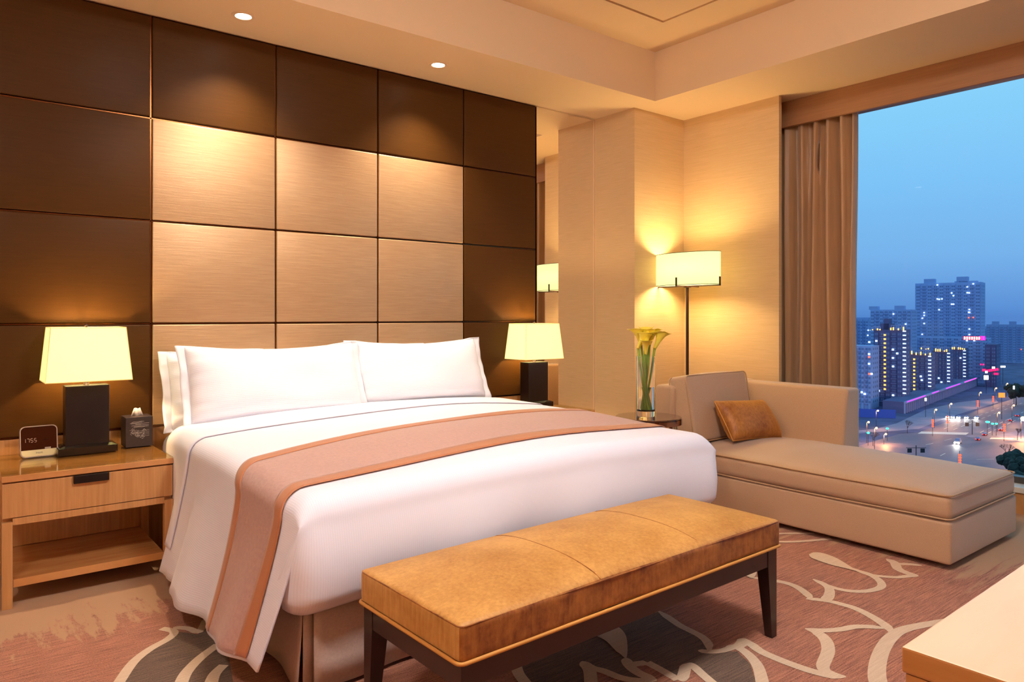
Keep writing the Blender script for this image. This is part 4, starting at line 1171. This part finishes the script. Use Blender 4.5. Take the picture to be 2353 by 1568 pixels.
rows_ = lambda x, y0, y1, n, m_: [T3(x, y0+(y1-y0)*k/(n-1))+(m_,) for k in range(n)]
bg1 = 'apartment towers across the road'
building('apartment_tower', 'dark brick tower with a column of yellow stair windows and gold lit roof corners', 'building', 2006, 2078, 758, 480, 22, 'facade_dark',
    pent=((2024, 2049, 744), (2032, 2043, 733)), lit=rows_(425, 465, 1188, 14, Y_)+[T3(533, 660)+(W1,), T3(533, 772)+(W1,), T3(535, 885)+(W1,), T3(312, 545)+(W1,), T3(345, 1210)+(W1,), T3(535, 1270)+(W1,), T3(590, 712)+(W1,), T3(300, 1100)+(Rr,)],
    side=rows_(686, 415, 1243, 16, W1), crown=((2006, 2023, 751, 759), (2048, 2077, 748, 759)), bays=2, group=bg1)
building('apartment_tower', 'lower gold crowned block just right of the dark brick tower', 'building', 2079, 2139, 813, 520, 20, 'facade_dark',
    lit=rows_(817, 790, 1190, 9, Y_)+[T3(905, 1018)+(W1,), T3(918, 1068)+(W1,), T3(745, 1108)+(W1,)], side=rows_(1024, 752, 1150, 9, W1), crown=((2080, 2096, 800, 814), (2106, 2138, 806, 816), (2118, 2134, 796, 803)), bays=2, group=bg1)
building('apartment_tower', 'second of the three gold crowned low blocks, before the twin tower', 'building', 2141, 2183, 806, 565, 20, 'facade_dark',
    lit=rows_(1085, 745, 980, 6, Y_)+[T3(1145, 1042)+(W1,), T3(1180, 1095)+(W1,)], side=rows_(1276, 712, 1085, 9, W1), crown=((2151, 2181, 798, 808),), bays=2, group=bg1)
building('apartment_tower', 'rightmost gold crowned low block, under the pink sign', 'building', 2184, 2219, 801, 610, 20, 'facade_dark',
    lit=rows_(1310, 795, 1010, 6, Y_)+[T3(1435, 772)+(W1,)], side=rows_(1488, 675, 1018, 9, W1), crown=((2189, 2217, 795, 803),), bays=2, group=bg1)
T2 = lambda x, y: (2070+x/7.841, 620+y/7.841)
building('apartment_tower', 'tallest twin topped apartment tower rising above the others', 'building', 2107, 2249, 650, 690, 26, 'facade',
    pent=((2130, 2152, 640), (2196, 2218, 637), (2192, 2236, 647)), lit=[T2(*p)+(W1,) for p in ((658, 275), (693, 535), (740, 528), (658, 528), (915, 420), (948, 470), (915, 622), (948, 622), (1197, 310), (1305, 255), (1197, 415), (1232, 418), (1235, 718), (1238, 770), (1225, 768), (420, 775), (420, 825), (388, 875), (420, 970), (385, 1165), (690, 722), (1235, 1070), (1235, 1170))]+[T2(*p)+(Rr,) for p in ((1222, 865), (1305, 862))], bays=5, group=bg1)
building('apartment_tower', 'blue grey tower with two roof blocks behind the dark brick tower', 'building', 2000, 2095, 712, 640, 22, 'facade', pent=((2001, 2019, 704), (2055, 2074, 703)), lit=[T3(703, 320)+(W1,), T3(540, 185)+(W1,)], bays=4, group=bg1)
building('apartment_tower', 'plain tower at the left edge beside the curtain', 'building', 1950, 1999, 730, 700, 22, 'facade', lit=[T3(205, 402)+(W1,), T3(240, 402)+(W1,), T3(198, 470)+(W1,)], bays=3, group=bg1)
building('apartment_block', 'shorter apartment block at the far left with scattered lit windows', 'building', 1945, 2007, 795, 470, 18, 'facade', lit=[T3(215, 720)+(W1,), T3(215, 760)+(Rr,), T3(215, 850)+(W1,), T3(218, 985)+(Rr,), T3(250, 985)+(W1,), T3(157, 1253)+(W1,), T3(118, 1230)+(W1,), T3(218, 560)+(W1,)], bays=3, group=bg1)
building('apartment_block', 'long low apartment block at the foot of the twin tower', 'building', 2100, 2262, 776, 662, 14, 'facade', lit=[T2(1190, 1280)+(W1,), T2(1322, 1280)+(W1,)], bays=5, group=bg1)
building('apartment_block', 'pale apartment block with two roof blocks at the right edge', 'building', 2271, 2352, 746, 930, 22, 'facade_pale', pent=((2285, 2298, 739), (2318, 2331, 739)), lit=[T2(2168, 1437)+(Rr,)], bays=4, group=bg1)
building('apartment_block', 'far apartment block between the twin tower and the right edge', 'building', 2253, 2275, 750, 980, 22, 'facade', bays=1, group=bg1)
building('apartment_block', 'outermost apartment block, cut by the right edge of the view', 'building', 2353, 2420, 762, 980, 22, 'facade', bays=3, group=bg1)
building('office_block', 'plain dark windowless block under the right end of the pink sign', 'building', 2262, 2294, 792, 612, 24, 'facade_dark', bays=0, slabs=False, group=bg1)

# long low mall with magenta light strips along its roof edge
A_, B_ = gpt(2077, 951), gpt(2246, 886)
dm_ = (B_-A_).normalized(); nm_ = Vector((-dm_.y, dm_.x, 0)); L_ = (B_-A_).length
t = thing('shopping_arcade', 'long low arcade with magenta light strips along its roof edge', 'building', (A_.x, A_.y, ZG))
mm_ = Matrix(((dm_.x, nm_.x, 0, A_.x), (dm_.y, nm_.y, 0, A_.y), (0, 0, 1, ZG), (0, 0, 0, 1)))
bm = bmesh.new(); box(bm, 0, L_, 0, 12, 0, 7.2, 0)
for k in range(int(L_/5)): box(bm, k*5, k*5+.8, -.8, 0, 0, 6.4, 1)
box(bm, 0, L_, -1.2, 0, 6.2, 7.4, 1)
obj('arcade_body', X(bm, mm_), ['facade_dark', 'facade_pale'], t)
for a, b, m_ in ((2079, 2121, 'neon_magenta'), (2137, 2152, 'neon_magenta'), (2169, 2202, 'neon_magenta'), (2212, 2239, 'neon_hot')):
    def along(u):
        r = Vector(ray(u, 727)); r.z = 0; q = A_.copy(); q.z = 0
        # solve q + dm*s = r*k
        det = dm_.x*(-r.y)+r.x*dm_.y
        return ((-q.x)*(-r.y)+r.x*(-q.y)*-1*-1)/det if False else (q.y*r.x-q.x*r.y)/(dm_.x*r.y-dm_.y*r.x)
    bm = bmesh.new(); box(bm, along(a), along(b), -1.5, -1.25, 6.9, 7.5); obj('light_strip', X(bm, mm_), m_, t)

def glyph_sign(name, label, u0, u1, v, t_, h, m_, back=None, n=6, rnd=1, tilt=0):
    r = Vector(ray((u0+u1)/2, v)); c = Vector((r.x*t_, r.y*t_, H+r.z*t_)); W_ = (u1-u0)/FP*t_
    o = thing(name, label, 'sign', c, 'lit signs across the road')
    mt_ = Matrix.Translation(c) @ Matrix.Rotation(math.atan2(r.y, r.x)-PI/2, 4, 'Z') @ Matrix.Rotation(tilt, 4, 'Y')
    g = random.Random(rnd); bm = bmesh.new(); cw = W_/n
    for k in range(n):
        x = -W_/2+k*cw
        for j in range(3):
            z = -h/2+h*(.1+.35*j); box(bm, x+cw*g.uniform(.05, .2), x+cw*g.uniform(.7, .9), -.2, 0, z, z+h*.13)
        for j in range(2):
            xx = x+cw*(.25+.4*j); box(bm, xx, xx+cw*.12, -.2, 0, -h/2*g.uniform(.6, 1), h/2*g.uniform(.6, 1))
    obj('lettering', X(bm, mt_), m_, o)
    bm = bmesh.new(); box(bm, -W_/2-.3, W_/2+.3, .1, .4, -h/2-.3, h/2+.3); obj('backboard', X(bm, mt_), back or 'facade_dark', o)
    bm = bmesh.new()
    for s in (-.4, .4): box(bm, s*W_-.2, s*W_+.2, .4, 6, -h/2, -h/2+.4)
    obj('sign_support', X(bm, mt_), 'pole', o)
    return o
M['sign_red_back'] = mat('red sign board', srgb(190, 0, 60), .5, emit=srgb(220, 0, 70), es=.5)
M['sign_pink_back'] = mat('magenta sign board', srgb(255, 30, 200), .5, emit=srgb(255, 30, 190), es=1.0)
glyph_sign('neon_sign', 'pink neon rooftop sign below the twin tower', 2217, 2250, 777.5, 600, 2.6, 'sign_white', 'sign_red_back', 7, 3)
glyph_sign('neon_sign', 'magenta framed panel at the right end of the pink rooftop sign', 2252, 2262, 777.5, 600, 2.8, 'neon_hot', 'sign_pink_back', 2, 5)
glyph_sign('shop_sign', 'slanting red shop sign at the foot of the dark block', 2269, 2292, 851, 590, 1.6, 'neon_pink', 'sign_red_back', 6, 8, math.radians(-12))
glyph_sign('shop_sign', 'short red sign just above the slanting one, at its left end', 2258, 2264, 851, 590, 1.6, 'neon_pink', 'sign_red_back', 2, 9)
glyph_sign('shop_sign', 'short red sign below the slanting one', 2284, 2293, 859.5, 590, 1.3, 'neon_pink', 'sign_red_back', 3, 10)
glyph_sign('shop_sign', 'tiny pair of red characters left of the dark block', 2252, 2262, 838, 600, 1.2, 'neon_pink', None, 2, 11)
for (u0, u1, v0, v1, t_, m_, lab) in ((2279.5, 2286, 843, 847.5, 588, 'sign_white', 'small white lit sign board above the slanting red sign'), (2299, 2310, 841, 845, 640, 'sign_white', 'white lit sign bar right of the dark block'),
        (2264, 2269, 853, 858, 588, 'sign_white', 'small white lit board left of the slanting red sign'), (2261, 2271, 863, 873, 560, 'shop_white', 'brightly lit shop entrance under the red signs'),
        (2294.5, 2309, 903, 914, 420, 'sign_orange', 'orange lit billboard beside the far end of the road'), (2328, 2331.5, 887, 895, 480, 'sign_white', 'narrow upright white light box far along the road'),
        (2125, 2129, 915, 922, 430, 'sign_white', 'small white light box before the arcade')):
    r0, r1 = Vector(ray(u0, v1)), Vector(ray(u1, v0)); a = r0*t_; b = r1*t_; a.z += H; b.z += H
    c = (a+b)/2; o = thing('billboard', lab, 'sign', (c.x, c.y, ZG), 'lit boards across the road'); d_ = Vector((b.x-a.x, b.y-a.y, 0)); L2 = d_.length
    mt_ = Matrix.Translation((c.x, c.y, 0)) @ Matrix.Rotation(math.atan2(d_.y, d_.x), 4, 'Z')
    bm = bmesh.new(); box(bm, -L2/2, L2/2, -.15, .15, a.z, b.z); obj('lit_board', X(bm, mt_), m_, o)
    bm = bmesh.new(); box(bm, -.1, .1, -.1, .1, ZG, a.z); obj('sign_post', X(bm, mt_), 'pole', o)

# blue hoarding at the left
A1, B1 = gpt(1950, 958), gpt(2058, 962); bm = bmesh.new()
polygon(bm, [(A1.x, A1.y, ZG), (B1.x, B1.y, ZG), (B1.x, B1.y, ZG+5), (A1.x, A1.y, ZG+5)])
o = obj('site_fence', bm, 'site_fence'); s = o.modifiers.new('t', 'SOLIDIFY'); s.thickness = .3
tag(o, 'long blue hoarding in front of the left towers', 'fence')

# street lamps: heads where the photograph shows them, ten metres up
lamps = [(2017.3, 944.3, 'street lamp on its own before the blue hoarding'), (1996, 970.5, 'small street lamp next to the curtain edge'), (2014, 984, 'street lamp left of the green traffic light'), (2035.7, 998, 'low street lamp at the left pavement corner'),
         (2151, 942, 'street lamp on the pale plaza, nearer of two'), (2186, 928.4, 'street lamp on the pale plaza, farther of two'), (2253.6, 902.5, 'street lamp far along the left pavement'), (2289.4, 892.5, 'street lamp beyond the orange billboard on its left'),
         (2315, 882, 'farthest street lamp near the right edge'), (2296, 949, 'street lamp on the median before the round tree'), (2329.6, 932, 'street lamp under the round tree'), (2351, 962.7, 'bright amber street lamp at the right edge')]
for i, (u, v, lab) in enumerate(lamps):
    hh = 10 if i != 3 else 5
    t_ = (60-hh)*FP/(v-727); r = Vector(ray(u, v)); p = Vector((r.x*t_, r.y*t_, ZG))
    o = thing('street_lamp', lab, 'street lamp', p, 'orange street lamps')
    bm = bmesh.new(); tube(bm, [p+Vector((0, .9, 0)), p+Vector((0, .9, hh-.5)), p+Vector((0, .6, hh)), p+Vector((0, 0, hh+.35))], .12, 6); obj('pole', bm, 'pole', o)
    bm = bmesh.new(); bmesh.ops.create_icosphere(bm, subdivisions=2, radius=.45 if i < 11 else 1.1, matrix=Matrix.Translation(p+Vector((0, 0, hh)))); obj('lamp_head', bm, 'sodium', o, smooth=True)
    add_light('POINT', 'street_lamp_glow', p+Vector((-.2, 0, hh-1.2)), 4200 if i < 11 else 22000, (1, .42, .14), shadow_soft_size=.5)
add_light('POINT', 'street_lamp_glow', gpt(2390, 1050)+Vector((0, 0, 11)), 22000, (1, .42, .12), shadow_soft_size=.5)
def small_post(name, lab, u, v, z, cat, group, head, m_, n=1, dz=1.0, r_=.4, hp='lamp_head'):
    t_ = (60-z)*FP/(v-727); r = Vector(ray(u, v)); p = Vector((r.x*t_, r.y*t_, ZG))
    o = thing(name, lab, cat, p, group); bm = bmesh.new(); tube(bm, [p, p+Vector((0, 0, z+n*dz*.4))], .1, 6); obj('pole', bm, 'pole', o)
    for k in range(n):
        bm = bmesh.new(); lathe(bm, [(0, -.4), (r_*.7, -.34), (r_, 0), (r_*.7, .34), (0, .4)], 10, p+Vector((-.15, -.15, z-k*dz))); obj(head, bm, m_, o, smooth=True)
    return p
for u, v, lab in ((2143, 966, 'lantern post on the left pavement by the crossing'), (2246.6, 922, 'lantern post beyond the white headlights'), (2282, 912, 'lantern post left of the orange billboard'), (2307, 976, 'lantern post on the right of the green signals'), (2205, 1046, 'lantern post nearest the window, below the van'), (2177, 958, 'lantern post at the left end of the headlight row')):
    small_post('lantern_post', lab, u, v, 8, 'street lantern', 'posts with strings of red lanterns', 'red_lantern', 'lantern_red', 4, 1.0, .5)
for u, v, lab in ((2269, 970, 'green traffic light, left of the three over the avenue'), (2280, 974, 'green traffic light, middle of the three over the avenue'), (2289, 974, 'green traffic light, right of the three over the avenue'), (2038.5, 985, 'green traffic light at the left corner of the junction'), (1994.6, 995, 'green traffic light close to the curtain edge')):
    small_post('traffic_light', lab, u, v, 6, 'traffic light', 'green traffic lights', 'signal_lamp', 'signal_green', 1, 1, 1.0 if u == 2269 else .6)
def gantry(u, v0, v1, lab, arms, panels):
    base = gpt(u, v1); t_ = (base.x*F[0]+base.y*F[1]); z = H+(727-v0)/FP*t_-ZG
    o = thing('sign_gantry', lab, 'road sign', base, 'dark road sign gantries')
    sv = Vector((R_[0], R_[1], 0)); bm = bmesh.new(); tube(bm, [base, base+Vector((0, 0, z))], .18, 6)
    k_ = t_/FP; tube(bm, [base+Vector((0, 0, z-1))+sv*arms[0]*k_, base+Vector((0, 0, z-1))+sv*arms[1]*k_], .12, 6); obj('gantry_frame', bm, 'pole', o)
    for du in panels:
        c = base+Vector((0, 0, z-2.2))+sv*du*k_; bm = bmesh.new(); box(bm, -.9, .9, -.1, .1, -.9, .9); X(bm, Matrix.Translation(c) @ Matrix.Rotation(math.atan2(sv.y, sv.x), 4, 'Z')); obj('sign_panel', bm, 'pole', o)
gantry(2105, 1024, 1050, 'dark gantry with two square signs, nearest, just above the chaise', (-23, 23), (-15, 15))
gantry(2234, 966, 999, 'dark gantry on the traffic island behind the van', (-15, 15), (-12, 12))
def car(name, lab, u, v, m_, head=True, rot=0, L=4.4, Hc=1.5, W_=1.8):
    p = gpt(u, v); o = thing(name, lab, 'car' if name == 'car' else 'van', p, 'cars on the road')
    mt_ = Matrix.Translation(p) @ Matrix.Rotation(TH+rot, 4, 'Z'); fs = -1 if head else 1
    bm = bmesh.new(); box(bm, -L/2, L/2, -W_/2, W_/2, .35, Hc*.6); bmesh.ops.bevel(bm, geom=bm.edges[:], offset=.12, segments=2, affect='EDGES'); obj('car_body', X(bm, mt_), m_, o)
    bm = bmesh.new(); v_ = [bm.verts.new(q) for q in ((-L*.28, -W_*.45, Hc*.58), (L*.38, -W_*.45, Hc*.58), (L*.38, W_*.45, Hc*.58), (-L*.28, W_*.45, Hc*.58), (-L*.12, -W_*.38, Hc), (L*.28, -W_*.38, Hc), (L*.28, W_*.38, Hc), (-L*.12, W_*.38, Hc))]
    for q in ((0, 1, 5, 4), (1, 2, 6, 5), (2, 3, 7, 6), (3, 0, 4, 7), (4, 5, 6, 7), (0, 3, 2, 1)): bm.faces.new([v_[i] for i in q])
    obj('cabin', X(bm, mt_), 'city_window', o)
    for sx in (-1, 1):
        for sy in (-1, 1):
            bm = bmesh.new(); tube(bm, [(sx*L*.31, sy*W_*.5, .33), (sx*L*.31, sy*W_*.42, .33)], .33, 14); obj('wheel', X(bm, mt_), 'tyre', o)
    for sy in (-1, 1):
        bm = bmesh.new(); bmesh.ops.create_icosphere(bm, subdivisions=1, radius=.26 if not head else .42, matrix=Matrix.Translation((-L/2, sy*W_*.36, .7))); obj('headlight' if head else 'taillight', X(bm, mt_), 'headlight' if head else 'taillight', o)
    if head: add_light('SPOT', 'headlight_beam', mt_ @ Vector((-L/2-.5, 0, .9)), 3500, (1, .96, .85), spot_size=1.2, spot_blend=.6, shadow_soft_size=.3).rotation_euler = (math.radians(80), 0, TH+rot+PI/2)
for i, (u, lab) in enumerate(((2179, 'first from the left'), (2190.5, 'second from the left'), (2203.5, 'third from the left'), (2222, 'fourth from the left'), (2245, 'rightmost'))):
    car('car', 'car with white headlights in the row waiting at the crossing, '+lab, u, 961+.4*i, 'car_white')
car('van', 'white van with headlights driving across the junction', 2201, 1020, 'car_white', True, 0, 6, 2.5, 2.2)
for u, v, lab in ((2248, 1012, 'dark car with red tail lights right of the van'), (2263, 1001, 'dark car with red tail lights beyond the right crossing'), (2322, 968, 'dark car with red tail lights near the round tree'), (2338, 957, 'dark car with red tail lights farther along by the right edge'), (2300, 990, 'dark car with red tail lights by the green lantern post')):
    car('car', lab, u, v, 'car_dark', False)
def tree(lab, p, h, r_, seed=0, shrub=False):
    o = thing('shrub' if shrub else 'tree', lab, 'shrub' if shrub else 'tree', p); g = random.Random(seed)
    bm = bmesh.new(); tube(bm, [p, p+Vector((0, 0, h*.5))], [.35, .15], 6); obj('trunk', bm, 'bark', o)
    bm = bmesh.new()
    for k in range(26):
        a = g.uniform(0, 2*PI); rr = r_*g.uniform(0, .75); c = p+Vector((rr*math.cos(a), rr*math.sin(a), h*.62+h*.3*g.uniform(-1, 1)*(1-rr/r_*.6)))
        bmesh.ops.create_icosphere(bm, subdivisions=2, radius=r_*g.uniform(.22, .38), matrix=Matrix.Translation(c))
    for v in bm.verts: v.co += Vector((g.uniform(-1, 1), g.uniform(-1, 1), g.uniform(-1, 1)))*r_*.05
    obj('foliage', bm, 'leaf_dark', o)
tree('big dark round tree at the right edge beside the road', gpt(2335, 932), 15, 8.0, 1)
tree('dark evergreen at the bottom right just above the chaise end', gpt(2328, 1098), 10, 6, 2)
tree('low dark evergreen nearest the window frame at the bottom right', gpt(2352, 1112), 9, 5.5, 3)
tree('dark evergreen behind the chaise end, half hidden by it', gpt(2338, 1150), 9, 5, 4)
def bare(lab, p, h, seed):
    o = thing('bare_tree', lab, 'tree', p); g = random.Random(seed); bm = bmesh.new()
    def br(a, d, l, r_, dep):
        b = a+d*l; tube(bm, [a, b], [r_, r_*.6], 5)
        if dep:
            for _ in range(4 if dep > 2 else 3): br(b, (d+Vector((g.uniform(-1, 1), g.uniform(-1, 1), g.uniform(-.2, .6)))*.7).normalized(), l*.68, r_*.6, dep-1)
    br(p, Vector((0, 0, 1)), h*.32, .16, 4); m_ = obj('bare_branches', bm, 'bark', o)
bare('leafless tree on the orange lit pavement at lower right', gpt(2314, 1062), 9, 2)
bare('leafless tree at the left corner of the junction', gpt(2006, 1025), 8, 5)
bare('leafless tree on the left pavement near the lantern post', gpt(2085, 996), 8, 7)
bare('leafless tree at the far right beside the junction', gpt(2338, 1012), 7, 9)


# ------------------------------------------------------------------ dusk sky
W_ = bpy.data.worlds.new('dusk'); C.world = W_; W_.use_nodes = True; nt = W_.node_tree
bg = nt.nodes['Background']; tc = nt.nodes.new('ShaderNodeTexCoord'); sp = nt.nodes.new('ShaderNodeSeparateXYZ')
rp = nt.nodes.new('ShaderNodeValToRGB'); nt.links.new(tc.outputs['Generated'], sp.inputs[0]); nt.links.new(sp.outputs['Z'], rp.inputs['Fac'])
E_ = rp.color_ramp.elements
sk = lambda r, g, b: tuple(c/1.515 for c in srgb(r, g, b)[:3])+(1,)
stops = [(0, sk(84, 136, 208)), (.01, sk(92, 146, 216)), (.07, sk(119, 178, 236)), (.16, sk(126, 196, 248)), (.27, sk(138, 212, 253)), (1, sk(130, 205, 250))]
while len(E_) < len(stops): E_.new(.5)
for e, (p, c) in zip(E_, stops): e.position = p; e.color = c
nt.links.new(rp.outputs['Color'], bg.inputs['Color']); bg.inputs['Strength'].default_value = 1.0

# ------------------------------------------------------------------ camera
cam = bpy.data.cameras.new('camera'); co = bpy.data.objects.new('camera', cam); COL.objects.link(co)
co.location = (0, 0, H); co.rotation_euler = (PI/2, 0, -math.atan2(F[0], F[1]))
cam.sensor_width = 36; cam.lens = FP/2353*36; cam.shift_y = -(784-727)/2353; cam.clip_end = 5000; cam.clip_start = .05
C.camera = co
vs = C.view_settings; vs.view_transform = 'Standard'; vs.look = 'None'; vs.gamma = 1; vs.exposure = .6; vs.use_curve_mapping = False
